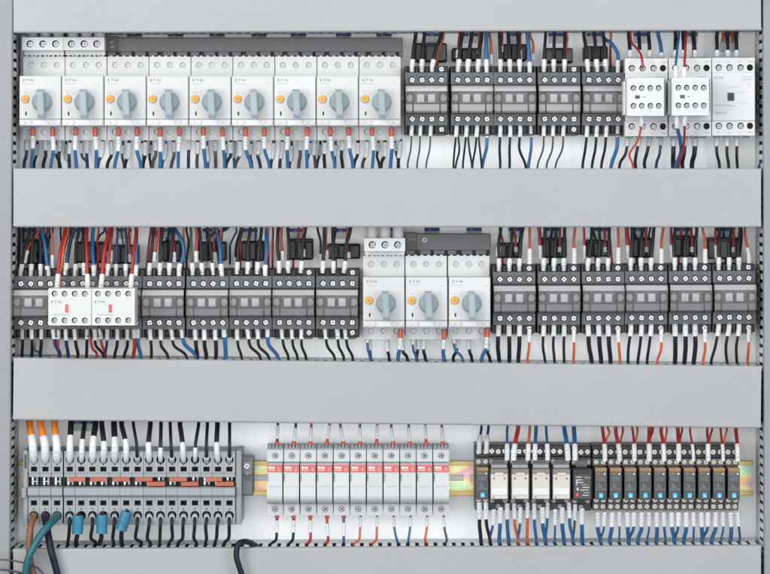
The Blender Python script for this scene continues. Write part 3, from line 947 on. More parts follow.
def make_big(beige=True):
    r = root('plug_in_relay' if beige else 'timer_relay')
    w = 10.3
    b = MB()
    b.box(-w, w, 40, 75, -33, 33, 'dark2', .6)
    b.box(-w, w, 34, 41, 22, 32.6, 'black', .5); b.box(-w, w, 30, 41, 13, 21.8, 'black', .5)
    b.box(-w, w, 30, 41, -25, -19.4, 'black', .5); b.box(-w, w, 34, 41, -32.6, -25.2, 'black', .5)
    b.box(-6, 6, 28, 31, 12, 19, 'dark', .5)
    b.build('relay_socket', r)
    for (x, z, y, q) in ((-6.6, 27, 33.4, 'metal'), (0, 26.6, 33.4, 'metal'), (6.6, 27, 33.4, 'metal'), (-7.0, 17, 29.4, 'metald'), (7.0, 17, 29.4, 'metald'), (-6.6, -22.4, 29.4, 'metald'), (6.6, -22.4, 29.4, 'metald'), (0, -29, 33.4, 'metald')):
        screw(r, x, z, y, 2.4, q)
    b = MB()
    if beige:
        b.box(-8.9, 8.9, 7, 40, -19, 12, 'dark', .8)
        b.box(-8.5, 8.5, 6, 8, -18.4, 11.4, 'beige', .4)
        b.box(-8.5, 8.5, 5.2, 6.6, 6.6, 11.3, 'mauve', .3)
        b.poly([(-5.6, 5.4), (5.6, 5.4), (3.4, 8.0), (-3.4, 8.0)], 5.0, 'beige', 1)
        b.disc(-5.4, 2.2, 5.5, 6.2, .9, 'ink', 12); b.disc(5.4, 2.2, 5.5, 6.2, .9, 'ink', 12)
        b.build('relay_case', r)
        b = MB(); b.box(-8.0, 8.0, 5.2, 6.4, -14.2, -7.6, 'paper', .2); b.box(-6.6, -4.8, 5.2, 6.3, -17.6, -15.6, 'ink2', .2); b.build('write_on_label', r)
        b = MB(); b.box(-9.6, -8.9, 8, 36, -21, 13, 'clear', .2); b.box(8.9, 9.6, 8, 36, -21, 13, 'clear', .2); b.box(-8, 8, 9, 30, 12.1, 15.6, 'ghost', .5); b.build('retaining_clip', r)
    else:
        b.box(-9.8, 9.8, 10, 40, -19.4, 11.8, 'black', .7)
        b.box(-8.4, 8.4, 9.4, 10.4, -18, 6.4, 'dark2', .3)
        for q, (xa, xb, z) in enumerate(((-6, -1, 3.4), (2, 7.6, 3.0), (-6, 0, .6), (-6, 1, -2), (-1, 5, -4.4), (0, 7, -7), (-2, 6, -9.6), (1, 7.4, -12.2), (0, 6, -14.8))):
            b.box(xa, xb, 9.2, 9.6, z, z + .8, 'pale' if q % 3 != 1 else 'ink2')
        b.box(-6.2, -5.0, 9.1, 9.6, -4.4, 1.0, 'pale'); b.box(-5.4, -4.0, 9.1, 9.6, -9.6, -7.0, 'inkw_glare')
        b.build('timer_case', r)
        b = MB(); b.box(-6.6, -3.4, 8.2, 10, -15.6, -12.2, 'red', .4); b.text('1', -5.6, -15.0, 8.1, 2.6, 'inkw_glare'); b.build('red_dial', r)
    return r


K_big = Kind(lambda: make_big(True)); K_timer = Kind(lambda: make_big(False))
BG_X = [499.2, 520.2, 541.0, 561.4]
for i, cx in enumerate(BG_X):
    K_big.put((PX(cx, 7), 0, PZ(480.4, 7)), f'plug-in relay with beige face, {ORD[i]} of four', 'relay', 'beige plug-in relays', .2)
K_timer.put((PX(582.4, 9), 0, PZ(480.8, 9)), 'black timer relay with white print and red dial after the beige relays', 'relay')

# ------------------------------------------------------------------ wires
WIRES = {}
COLNAME = {'w_black': 'black', 'w_grey': 'dark grey', 'w_ink': 'blue-black', 'w_navy': 'navy', 'w_blue': 'blue', 'w_red': 'red', 'w_orange': 'orange', 'w_amber': 'bright orange', 'w_brown': 'brown', 'w_teal': 'teal'}
COLKEY = {'w_black': 'black_wire', 'w_grey': 'grey_wire', 'w_ink': 'black_cable', 'w_navy': 'navy_wire', 'w_blue': 'blue_wire', 'w_red': 'red_wire', 'w_orange': 'orange_wire', 'w_amber': 'orange_cable', 'w_brown': 'brown_cable', 'w_teal': 'teal_cable'}


def snap(px, y):
    """nearest slot of the trunking, as a position on the lid plane"""
    x = PX(px, y) / PITCH
    return (math.floor(x) + .5) * PITCH / ((D + y) / D) + CX


def wire(col, pts, r, dev, sleeve=None, collar=None, end='', slm='sleeve', swell=0.9, n=10):
    """pts: list of (px, py, depth). sleeve: (from, length) along the path in mm; collar: the same"""
    path = smooth_path([P3(*p) for p in pts])
    o = MB().tube(path, r, col, n).build(COLKEY[col])
    ln = [0.0]
    for a, c in zip(path, path[1:]):
        ln.append(ln[-1] + (c - a).length)

    def at(s):
        s = max(0, min(s, ln[-1] - 1e-4))
        for i in range(len(ln) - 1):
            if ln[i + 1] >= s:
                t = (s - ln[i]) / max(1e-6, ln[i + 1] - ln[i])
                return path[i].lerp(path[i + 1], t)
        return path[-1]

    def seg(s0, L, rr, m, nm, ink=False):
        q = [at(s0 + L * k / 6) for k in range(7)]
        b = MB().tube(q, rr, m, n)
        if ink:
            for k in range(random.choice((2, 3, 3))):
                c = at(s0 + L * (.24 + .2 * k))
                w = rr * random.uniform(.35, .6); h = random.uniform(.18, .36)
                b.box(c.x - w + random.uniform(-.2, .2), c.x + w, c.y - rr - .12, c.y - rr + .5, c.z - h, c.z + h, random.choice(('ink2', 'ink3', 'ink3', 'ink3')))
        b.build(nm, o)

    if sleeve:
        seg(sleeve[0], sleeve[1], r + swell, slm, 'marker_sleeve', True)
    if collar:
        seg(collar[0], collar[1], r + .75, 'collar', 'ferrule_collar')
    WIRES.setdefault(dev, []).append((pts[0][0], o, col))
    return o


def J(a=1.0):
    return random.uniform(-a, a)


def down(col, x0, y0, x1, y1, r, dev, d0=36, d1=38, sl=11, sw=.9, s0=0, collar=None, slm='sleeve', bow=0.0, snapped=True):
    """from a terminal down into the slotted top of the trunking below"""
    xe = snap(x1, d1) if snapped else x1
    sw = max(sw, 2.15 - r)
    pts = [(x0, y0, d0), (x0 + (x1 - x0) * .12 + J(.2), y0 + max(4, sl * .55), d0), (x0 + (x1 - x0) * .3 + bow, y0 + (y1 - y0) * .55, (d0 + d1) / 2 - 2), (xe + (x1 - xe) * .35 + bow * .5, y1 - 5, d1), (xe, y1 + 9, d1 + 1)]
    return wire(col, pts, r, dev, (s0, sl) if sl else None, collar, slm=slm, swell=sw)


def up(col, x0, y0, x1, y1, r, dev, d0=34, d1=40, sl=12, sw=.9, s0=0, collar=None, slm='sleeve', bow=0.0):
    """from a terminal up into the slotted underside of the trunking above"""
    xe = snap(x1, d1)
    sw = max(sw, 2.55 - r) if r > 1.25 else sw
    pre = [] if sl else [(x0, y0 + 16, 64 if d0 > 20 else d0)]
    pts = pre + [(x0, y0, d0), (x0 + (x1 - x0) * .1 + J(.2), y0 - max(4, sl * .6), d0), (x0 + (x1 - x0) * .5 + bow, y0 - (y0 - y1) * .6, (d0 + d1) / 2), (x1 + bow * .4, y1 + 3, d1), (x1 * .5 + xe * .5, y1 - 9, d1)]
    return wire(col, pts, r, dev, (s0, sl) if sl else None, collar, slm=slm, swell=sw)


# --- top row, under the starters
for k, cx in enumerate(TOP_ST):
    dev = f'under the {ORD[k]} motor starter of the top row'
    L = cx - 21.2
    for q, xo in enumerate((14.0 + J(.7), 33.0 + J(.8))):
        down('w_blue', L + xo, 127.0, L + xo + random.choice((0, 1.5, 3, 4)) + J(1), 168.4, 1.75 + J(.15), dev, 33, 36, sl=13.5 + J(1.5), sw=.75, s0=9.4 + J(.6), collar=(1.2, 7.4 + J(.9)), bow=J(1.0))
    for xo in (8.6 + J(1), 26.5 + J(1.2), 42.0 + J(1.2)):
        down(random.choice(('w_black', 'w_grey', 'w_navy')), L + xo, 139, L + xo - 1 + J(1.8), 168.4, 1.7, dev, 54, 54, sl=14 + J(4), sw=.8, s0=2.5 + J(2), slm=random.choice(('sleeve', 'sleeve2', 'sleeve')), bow=J(.8))
    for xo in (3.5, 20.5) if k % 2 else (18.5, 37.5):
        down(random.choice(('w_navy', 'w_blue', 'w_black')), L + xo + J(1.5), 141, L + xo + J(4), 168.4, 1.3, dev, 64, 62, sl=random.choice((9, 12, 17)), sw=.9, s0=3 + J(2), bow=J(1.5))

# --- top row, under the dark contactors
T = lambda i: f'under the {ORD[i]} dark contactor of the top row'
for x0, x1 in ((412.2, 407.6), (420.6, 417.2), (431, 426.6)):
    down('w_grey', x0, 125, x1, 168.4, .85, T(0), 29, 40, sl=11, sw=1.3)
for x0 in (456.6, 466.6, 477.2):
    down('w_black', x0, 125, x0 - 1.2, 168.4, 1.0, T(1), 29, 44, sl=12, sw=1.3, bow=-1.6)
    down('w_black', x0 + .8, 126, x0 + 1.2, 168.4, 1.0, T(1), 30, 36, sl=0, bow=1.8)
down('w_blue', 487.2, 122, 485, 168.4, 1.7, T(1), 33, 38, sl=16, sw=.6)
for x0 in (500.3, 510.2, 520):
    down('w_black', x0, 125, x0 + 3, 168.4, 1.3, T(2), 29, 40, sl=12, sw=1.0, bow=-1.6)
down('w_blue', 531, 122, 531.5, 168.4, 1.5, T(2), 33, 38, sl=15, sw=.7); down('w_red', 531.4, 134, 529.6, 168.4, 1.0, T(2), 37, 42, sl=0)
for x0, x1 in ((544, 541), (553.4, 549.6), (564, 558.4)):
    down('w_grey', x0, 125, x1, 168.4, .95, T(3), 29, 40, sl=11, sw=1.2)
for x0 in (587, 597, 606.6):
    down('w_black', x0, 125, x0 - 1.6, 168.4, 1.35, T(4), 29, 40, sl=12, sw=1.0, bow=-1.2)
down('w_blue', 617.8, 123, 614.6, 168.4, 1.9, T(4), 33, 38, sl=14, sw=.6)
# --- top row, under the white contactors
TW = lambda i: f'under the {ORD[i]} white contactor of the top row'
for x0, x1, i, rr in ((628, 623.6, 0, 1.5), (639.4, 633, 0, 1.6), (650.4, 642, 0, 1.7), (674, 671, 1, 2.3), (685.6, 681, 1, 2.0), (695.4, 690.6, 1, 2.4), (716.4, 717.4, 2, 1.5), (727, 727.4, 2, 1.5), (737.6, 735.2, 2, 1.5)):
    down('w_black', x0, 136.5, x1, 168.4, rr, TW(i), 38, 42, sl=10, sw=.8, slm='sleeve2' if i < 2 else 'sleeve', bow=-1.2 if i == 0 else J(.5))
down('w_navy', 661, 136.5, 659.4, 168.4, 1.5, TW(0), 38, 42, sl=9, sw=.7, slm='sleeve2', bow=-1)
wire('w_orange', [(641.2, 114.6, -16), (641.4, 124, -16), (638, 140, 0), (629.5, 154, 20), (632.6, 164, 30), (634, 178, 36)], 1.1, TW(0), (0, 11.5), swell=1.2)
wire('w_blue', [(676.8, 114, -16), (677, 126, -15), (680, 140, 2), (681, 152, 18), (676.5, 164, 30), (675, 178, 36)], 1.9, TW(1), (0, 14), swell=.6)
wire('w_red', [(685.2, 114, -16), (684.6, 124, -15), (684, 145, 5), (681, 157, 20), (679, 165, 30), (679, 178, 36)], 1.2, TW(1), (0, 11.5), swell=1.3)
wire('w_blue', [(757, 172, 30), (759, 165.5, 32), (763, 160.5, 36)], 1.2, TW(2)); wire('w_red', [(759.5, 174, 34), (760.5, 167, 36), (763.6, 164, 40)], 1.2, TW(2))

# --- top row, above the dark contactors
U = lambda i: f'above the {ORD[i]} dark contactor of the top row'
for x0, x1 in ((412, 415.6), (421.8, 424.4), (432, 441)):
    up('w_black', x0, 72, x1, 33, 1.9, U(0), sl=12.5, sw=.75)
up('w_orange', 437, 56, 443, 33, 1.4, U(0), 46, 42, sl=0, bow=1.4)
for x0, x1 in ((458.2, 462), (467.8, 471.6), (478, 481.6)):
    up('w_black', x0, 72, x1, 33, 2.0, U(1), sl=12.5, sw=.9)
up('w_red', 457.6, 58, 459.4, 33, 1.2, U(1), 44, 46, sl=8, sw=.7); up('w_orange', 478.6, 54, 479.2, 33, 1.2, U(1), 45, 46, sl=4, sw=.6)
up('w_blue', 486.4, 74, 486.4, 33, 2.1, U(1), 32, 36, sl=14.5, sw=.5); up('w_orange', 491, 64, 489.6, 33, 1.4, U(1), 40, 42, sl=9.5, sw=.7, slm='sleeve2', bow=.8)
for x0, x1 in ((500.6, 499.6), (510.2, 508.4), (519.8, 517.8)):
    up('w_black', x0, 72, x1, 33, 1.8, U(2), sl=12.5, sw=.8)
up('w_red', 501.8, 52, 502.2, 33, 1.2, U(2), 44, 46, sl=6, sw=.6); up('w_red', 520.8, 60, 519.8, 33, 1.1, U(2), 44, 46, sl=10, sw=.8)
up('w_blue', 529.8, 74, 527.6, 33, 2.1, U(2), 32, 36, sl=12, sw=.5); up('w_orange', 533.4, 60, 529.6, 33, 1.3, U(2), 42, 44, sl=6, sw=.7, slm='sleeve2', bow=1.6)
for x0, x1 in ((543.8, 545.6), (553.6, 554.4), (564.4, 564.8)):
    up('w_black', x0, 72, x1, 33, 1.6, U(3), sl=12.5, sw=.8)
up('w_orange', 566.4, 50, 566.6, 33, 1.2, U(3), 44, 44, sl=0, bow=1)
for x0, x1 in ((588, 584), (597, 594.4), (605.8, 603.4)):
    up('w_black', x0, 72, x1, 33, 1.8, U(4), sl=12.5, sw=.9)
wire('w_blue', [(617.6, 73, 32), (618, 62, 33), (617.4, 53, 36), (611, 43, 40), (604.6, 39, 44), (600, 30, 46)], 1.9, U(4), (0, 12.5), swell=.6)
up('w_orange', 610.4, 50, 611, 33, 1.3, U(4), 46, 46, sl=0); up('w_red', 586.2, 52, 584.6, 33, 1.1, U(4), 46, 48, sl=0)
# --- top row, above the white contactors
UW = lambda i: f'above the {ORD[i]} white contactor of the top row'
for x0, x1, i in ((630.2, 628.8, 0), (640, 638.8, 0), (650, 648.6, 0), (675.2, 675.6, 1), (684, 683, 1), (695, 693.6, 1), (717.2, 716.8, 2), (728, 727.2, 2), (737, 735.8, 2)):
    up('w_black', x0, 59, x1, 33, 1.9, UW(i), 34, 40, sl=8.5, sw=.5)
up('w_blue', 662, 59, 658.4, 33, 1.9, UW(0), 34, 40, sl=6, sw=.5)
wire('w_red', [(642.6, 69.6, -2), (642.4, 62, -2), (640, 53, 8), (635.4, 47, 22), (631.4, 42, 34), (630, 28, 40)], 1.2, UW(0))
wire('w_blue', [(676, 78, -18), (675.8, 66, -14), (677.2, 50, 10), (678.8, 36, 30), (679, 22, 40)], 1.2, UW(1), (0, 11.5), swell=1.3)
wire('w_red', [(684.4, 78, -18), (684.4, 66, -14), (685.2, 50, 10), (686, 36, 30), (686.4, 22, 40)], 1.3, UW(1), (0, 10), swell=1.2)
up('w_orange', 722, 52, 723.2, 33, 1.6, UW(2), 46, 46, sl=10, sw=.5, slm='sleeve2'); up('w_orange', 732.8, 52, 732.4, 33, 1.4, UW(2), 46, 46, sl=9, sw=.5, slm='sleeve2')
up('w_red', 693, 50, 692, 33, 1.1, UW(1), 46, 48, sl=0)

# --- middle row, above the dark contactors
V = lambda i: f'above the {ORD[i]} dark contactor of the middle row'
BK, NV, BL, RD, OR = 'w_black', 'w_navy', 'w_blue', 'w_red', 'w_orange'
ups = [  # device, colour, x0, y0, x1, r, sleeve, depth
    (0, BK, 20.5, 276, 30, 1.6, 12, 34), (0, BK, 30.6, 276, 35, 1.7, 12, 34), (0, BK, 40.4, 276, 40, 1.6, 12, 34), (0, RD, 24.2, 263, 39, 1.7, 13, 38), (0, BL, 48.4, 278, 42, 1.9, 12, 31),
    (0, OR, 52.2, 268, 51, 1.1, 13, 38), (0, NV, 43, 258, 50, 1.0, 0, 44), (0, NV, 37, 255, 48, 1.0, 0, 48), (0, RD, 46, 250, 46.6, 1.0, 0, 50),
    (1, NV, 65.4, 275, 72.4, 1.6, 12, 34), (1, BK, 75, 276, 79, 1.6, 12, 34), (1, BK, 84.2, 275, 83.4, 1.4, 12, 34), (1, RD, 87.6, 288, 86.4, 1.8, 14, 6), (1, BL, 94, 278, 93.4, 1.9, 13, 32),
    (1, RD, 57, 288, 65.4, 1.7, 14, 5), (1, OR, 60, 274, 68, 1.3, 0, 12), (1, NV, 68, 262, 74.6, 1.0, 0, 44), (1, RD, 98, 262, 99, 1.1, 0, 46),
    (2, RD, 100.8, 288, 109, 1.9, 14, 6), (2, RD, 107.4, 276, 112.2, 1.5, 12, 32), (2, RD, 111, 262, 111.6, 1.0, 12, 40), (2, NV, 115.8, 276, 117.4, 1.2, 12, 34), (2, NV, 125.6, 276, 125.2, 1.3, 12, 34),
    (2, RD, 130.8, 288, 135.6, 1.7, 14, 6), (2, BL, 135.6, 278, 136.4, 1.9, 13, 32), (2, OR, 130, 262, 128, 1.0, 8, 42), (2, NV, 96.6, 245, 104, 1.0, 0, 48),
    (3, BK, 149.2, 275, 153.2, 1.7, 12, 34), (3, BK, 159.8, 275, 162.6, 1.8, 12, 34), (3, BK, 169.2, 275, 172.8, 1.9, 12, 34), (3, RD, 154, 261, 158.6, 1.8, 9, 38), (3, RD, 174, 262, 173.6, 1.3, 10, 40), (3, OR, 183.2, 256, 183.4, 1.2, 0, 46),
    (4, 'w_grey', 192.4, 275, 191.4, 1.4, 12, 34), (4, BK, 202.2, 275, 200.2, 1.4, 12, 34), (4, RD, 196.2, 262, 196.4, 1.6, 11, 38), (4, BL, 221.8, 277, 216.6, 2.0, 13, 31), (4, OR, 221, 262, 221.4, 1.3, 0, 44), (4, BK, 213.2, 275, 208, 1.2, 12, 34), (4, RD, 215.4, 262, 213.6, 1.1, 10, 42),
    (5, BK, 237, 274, 242, 1.7, 12, 34), (5, BK, 247.4, 274, 250.4, 1.7, 12, 34), (5, BK, 257.2, 274, 261.4, 1.8, 12, 34), (5, BL, 265.2, 277, 266, 1.9, 12, 31), (5, RD, 240, 254, 241.4, 1.4, 0, 40), (5, OR, 268.6, 256, 268.6, 1.2, 0, 44), (5, NV, 230, 248, 236, 1.0, 0, 48),
    (6, BK, 279.2, 273, 278.4, 1.7, 12, 34), (6, BK, 288, 273, 287.4, 1.7, 12, 34), (6, BK, 301, 273, 305.6, 1.6, 12, 34), (6, RD, 282.6, 260, 281.8, 1.5, 9, 40), (6, RD, 303, 257, 303.4, 1.4, 8, 42),
    (7, BK, 322.6, 273, 324, 1.7, 12, 34), (7, BK, 333.6, 273, 332.8, 1.7, 12, 34), (7, BK, 344, 273, 350.6, 1.8, 12, 34), (7, RD, 326.6, 258, 326.6, 1.3, 8, 42), (7, RD, 348, 258, 348, 1.3, 6, 44),
]
for (i, col, x0, y0, x1, rr, sl, dp) in ups:
    up(col, x0, y0, x1, 228, rr, V(i), dp, 40 if dp > 20 else 34, sl=sl, sw=.8 if rr > 1.3 else 1.0, bow=J(1.2))
wire(BL, [(179, 277, 31), (179.4, 267, 32), (182.6, 259, 34), (183.6, 248, 36), (180, 237, 38), (175, 229, 42), (172, 218, 42)], 2.0, V(3), (0, 13.5), swell=.6)
wire(BK, [(206.4, 262, 40), (205.8, 250, 40), (208.4, 239, 38), (214, 233, 40), (224, 229, 44), (232, 218, 46)], 1.3, V(4))
wire(NV, [(214, 244, 44), (219, 234, 42), (227, 229, 44), (236, 219, 46)], 1.1, V(4))
for i in range(8, 14):
    cx = MID_DARK[i][0]
    t = i - 8
    for k, xo in enumerate((-15.4, -5.0, 5.0)):
        up(BK, cx + xo, 271 - t * .2, cx + xo + (2.4, 1.6, 1.0)[k] + J(1.6), 227.4, 1.7 + J(.2), V(i), sl=12.5, sw=.9, bow=J(1.6))
    up(OR, cx + 15.4, 264 - t * .2, cx + 15.4 + (0, 1, -.4, 2, -3, -4)[t], 227.4, 1.35, V(i), 34, 42, sl=15 + J(1), sw=.9, bow=(0, -1, .4, -1, 1.4, -1.4)[t])
    if i > 8:
        up(RD, cx - 18.4 + J(.4), 259 - t * .2, cx - 19 + J(.6), 227.4, (1.9, 1.9, 1.2, 2.1, 1.5, 1.0)[t], V(i), 42, 46, sl=13, sw=.5)
    else:
        up(RD, cx - 16, 256, cx - 14, 227.4, 1.3, V(i), 44, 46, sl=9, sw=.7)
    up(RD, cx + 1.5 + J(2), 252, cx + .6 + J(1), 227.4, 1.2, V(i), 46, 48, sl=5, sw=.6)

for i in range(0, 8):
    cx = MID_DARK[i][0]
    for q in range(4 if i < 5 else 2):
        x0 = cx - 18 + q * (9.5 if i < 5 else 19) + J(4)
        up(random.choice((BK, BK, NV, 'w_grey', RD)), x0, 264 + J(6), x0 + J(7) + 2, 228, 1.15 + J(.2), V(i), 58, 56, sl=random.choice((0, 9, 11)), sw=.8, bow=J(2.5))
for i in range(8, 14):
    cx = MID_DARK[i][0]
    for q in range(2):
        x0 = cx - 9 + q * 16 + J(4)
        up(random.choice((BK, BK, RD)), x0, 262 + J(5), x0 + J(5), 227.4, 1.2 + J(.2), V(i), 60, 56, sl=0, bow=J(2))

# --- middle row, under the devices
Wd = lambda i: f'under the {ORD[i]} dark contactor of the middle row'
downs = [
    (0, BK, 22.4, 328, 21.6, 1.7, 11), (0, BK, 31.6, 328, 33.6, 1.7, 11), (0, BK, 41.6, 328, 40.4, 1.7, 11), (0, 'w_grey', 34, 341, 37, 1.2, 0),
    (1, NV, 52.8, 328, 60.6, 1.9, 11), (1, RD, 58.2, 330, 59.2, 1.3, 9), (1, NV, 66, 329, 68.6, 1.8, 11), (1, BK, 74.6, 329, 79, 1.7, 11), (1, BK, 87, 328, 87.4, 1.6, 11), (1, RD, 89.6, 336, 99, 1.3, 0),
    (2, BK, 94.6, 329, 100.6, 1.5, 11), (2, RD, 99.2, 328, 106, 1.4, 11), (2, NV, 107.4, 329, 107, 1.4, 11), (2, BK, 117.4, 329, 117, 1.6, 11), (2, BK, 127.4, 329, 127.6, 1.6, 11), (2, RD, 133.8, 329, 135.4, 1.9, 9), (2, BL, 138, 326, 139.4, 1.9, 12),
    (3, BK, 150, 328, 152, 1.5, 12), (3, BK, 160.4, 328, 165, 1.5, 12), (3, BK, 171, 328, 183.6, 1.5, 12), (3, BL, 180.4, 324, 193, 2.0, 14),
    (4, BK, 195, 328, 198.6, 2.0, 12), (4, BK, 204, 328, 208, 2.0, 12), (4, BK, 215.2, 328, 218, 2.0, 12), (4, BL, 223.6, 324, 228, 2.2, 13),
    (5, BK, 237.2, 328, 238, 1.4, 12), (5, BK, 247, 328, 257.4, 1.5, 11), (5, BK, 257, 328, 266, 1.5, 11), (5, BL, 266.8, 324, 275.4, 1.9, 13),
    (6, BK, 281.6, 327, 286.4, 1.4, 12), (6, BK, 291.6, 327, 296, 1.4, 12), (6, BK, 301.4, 327, 304.6, 1.4, 12),
    (7, BK, 324.6, 327, 334.4, 1.4, 12), (7, BK, 336.6, 327, 343.4, 1.4, 12), (7, BK, 345, 327, 351, 1.4, 12),
]
for (i, col, x0, y0, x1, rr, sl) in downs:
    ye = 358.3 + (x1 - 13) * .0109
    down(col, x0, y0, x1, ye, rr, Wd(i), 29, 38, sl=sl, sw=1.0 if rr < 1.6 else .6, slm='sleeve2' if i < 3 and random.random() < .5 else 'sleeve', bow=J(.8))
Sd = lambda i: f'under the {ORD[i]} motor starter of the middle row'
for (i, col, x0, y0, x1, rr, sl, s0, cl, dp) in (
        (0, BL, 367.4, 332, 367.2, 1.4, 10, 1, 0, 46), (0, BK, 369.8, 338, 368.8, 1.6, 13, 0, 0, 52), (0, BK, 387.2, 338, 387.4, 1.5, 14, 0, 0, 52), (0, BL, 401.2, 329, 396.2, 1.9, 11, 9.5, 9, 32), (0, BK, 402.4, 340, 405.6, 1.6, 11, 0, 0, 54),
        (1, BL, 412.4, 332, 414, 1.3, 12, 1, 0, 46), (1, BK, 418, 338, 415.8, 1.6, 12, 0, 0, 52), (1, BK, 424, 338, 424.2, 1.7, 12, 0, 0, 52), (1, BL, 444.6, 329, 441.2, 1.8, 9, 11, 9.5, 32), (1, BK, 442.2, 340, 443.6, 1.6, 12, 0, 0, 54),
        (2, BL, 452.6, 332, 461.4, 1.4, 11, 1, 0, 44), (2, BK, 458, 338, 453, 1.6, 11, 0, 0, 52), (2, BK, 468.6, 338, 470.6, 1.6, 12, 0, 0, 52), (2, BL, 487.6, 328, 481.6, 1.9, 11, 9.5, 9, 32), (2, BK, 487.4, 340, 489.4, 1.6, 11, 0, 0, 54)):
    down(col, x0, y0, x1, 358.3 + (x1 - 13) * .0109, rr, Sd(i), dp, dp + 1, sl=sl, sw=.6, s0=s0, collar=(.4, cl) if cl else None, bow=J(.6))
for i in range(8, 14):
    cx = MID_DARK[i][0]; t = i - 8
    rr = (2.1, 1.4, 2.2, 1.5, 2.3, 1.5)[t]
    for k, xo in enumerate((-15.4, -4.8, 5.2)):
        dx = (0, 1, 3.4, -.6, 1.4, -3)[t]
        down(BK, cx + xo + J(.4), 323, cx + xo + dx + J(.8), 358.3 + (cx - 13) * .0109, rr, Wd(i), 29, 40, sl=13, sw=.7 if rr > 2 else 1.2, bow=(-.3, -1, .4, -1.8, 0, -2)[t] + J(.4))
    down(OR, cx + 15.4 + J(.4), 329, cx + 15.2 + (-1.8, 0, 3, -1, 0, -2.6)[t], 358.3 + (cx - 13) * .0109, 1.35, Wd(i), 28, 38, sl=13, sw=.9)

# --- bottom row: wires above the terminal blocks
TBn = lambda i: f'above the {ORD[i]} grey terminal block'
tops = [('w_amber', 32.6, 3.6, 26, 29.6), ('w_amber', 44.8, 3.6, 25, 40.6), ('w_amber', 56.6, 3.5, 26, 54.4), (BK, 70, 3.0, 26, 71), (BK, 82, 2.3, 22, 84.4), (BK, 92.8, 3.0, 25, 95.4), (BK, 104, 2.7, 20, 101.8), (BK, 114.8, 3.1, 24, 114),
        (BK, 126, 2.5, 22, 121.6), (BK, 136.6, 1.6, 0, 133.4), (BK, 148.4, 2.5, 19, 150.4), (BK, 160.6, 1.9, 14, 161), (BK, 171, 1.7, 0, 170.2), (BK, 182.6, 2.5, 19, 180), (BK, 195.6, 1.7, 14, 198.6), (BK, 206.4, 1.7, 0, 207.4), (BK, 216.6, 2.5, 19, 217.4), (BK, 229.6, 1.7, 0, 229.6)]
for i, (col, x0, rr, sl, x1) in enumerate(tops):
    y1 = 421.0
    pts = [(TB_X[i], 461.6, 27), (x0 * .5 + TB_X[i] * .5, 455, 19), (x0, 444, 18), (x0 * .4 + x1 * .6, 432, 24), (x1, 424, 32), (x1, 410, 40)]
    o = wire(col, pts, rr, TBn(i), (2.0, sl + 3) if sl else (0.5, 8), swell=.55 if sl else 1.4, slm='sleeve' if sl else 'sleeve2', n=12)
# --- below the terminal blocks
TBd = lambda i: f'below the {ORD[i]} grey terminal block'
for i in range(3, 18):
    x0 = TB_X[i]
    if i in (4, 6, 8):                                    # black cables carrying a fat blue marker
        q = (4, 6, 8).index(i)
        xm, ym, tx = ((77.6, 524.6, .3), (101.8, 524.0, .4), (123.8, 520.8, -2.6))[q]
        pts = [(x0 - 1, 514.6, 28), (xm + 1 + (-tx), ym - 9, 11), (xm, ym, 10), (xm - .6 + tx * .6, ym + 11, 16), (xm - 1.5 + tx * .3, 541, 30), (snap(xm - 2, 36), 554, 36)]
        o = wire(BK, pts, 2.3, TBd(i), None)
        path = smooth_path([P3(*p) for p in pts])
        a, c = P3(xm + .8 - tx, ym - 9.2, 10), P3(xm - .5 + tx * .9, ym + 9.2, 10)
        bb = MB().tube([a, a.lerp(c, .03), a.lerp(c, .5), a.lerp(c, .97), c], 5.6, 'bmark', 20)
        for z in (.3, .42, .54, .66):
            p = a.lerp(c, z); bb.box(p.x - 1.6 + J(.5), p.x + 1.2 + J(.8), p.y - 5.68, p.y - 5.2, p.z - .28, p.z + .28, 'bluehead')
        bb.build('blue_marker', o)
        continue
    pts = [(x0, 514.4, 30), (x0 + J(.3), 519, 17), (x0 - .4 + J(.5), 527, 15), (x0 - 1 + J(1.2), 538, 24), (snap(x0 - 2 + J(2), 36), 543.5, 33), (snap(x0 - 2, 36), 556, 36)]
    wire(BK, pts, 1.75, TBd(i), (1, 11), slm='sleeve2', swell=1.3)
wire('w_brown', [(33.9, 513.6, 32), (33.4, 517.5, 10), (30.4, 528, -4), (29.4, 548, -10), (30.6, 562, -10), (35, 584, -8)], 3.4, 'looping out of the first grey terminal block', n=14)
wire('w_ink', [(45.4, 513.6, 32), (45.2, 517.5, 12), (47.4, 530, -2), (51, 550, -9), (54.6, 563, -9), (60, 584, -7)], 3.6, 'looping out of the second grey terminal block', n=14)
wire('w_teal', [(57.1, 513.8, 32), (56.6, 517, 8), (50.4, 523.6, -8), (41, 534.4, -17), (33, 548, -21), (27.4, 562, -21), (24, 586, -18)], 3.6, 'looping out of the third grey terminal block', (0, 9.5), slm='w_black', swell=.25, n=14)
wire('w_ink', [(266, 556, 40), (257, 546.5, 30), (250, 542.4, 8), (243, 541.6, -6), (238, 545, -11), (236.4, 555, -12), (239, 566, -12), (247, 588, -10)], 2.9, 'looping from the bottom trunking across its lid', n=14)
wire('w_grey', [(-30, 561, -20), (-4, 559.6, -26), (12, 560.4, -26), (26, 563.6, -20), (40, 570, -8), (52, 590, -5)], .9, 'curling in the bottom corner beside the teal cable, upper one')
wire('w_grey', [(-30, 571, -18), (-4, 569.4, -24), (10, 570.6, -22), (24, 575, -14), (36, 590, -6)], 1.2, 'curling in the bottom corner beside the teal cable, lower one')

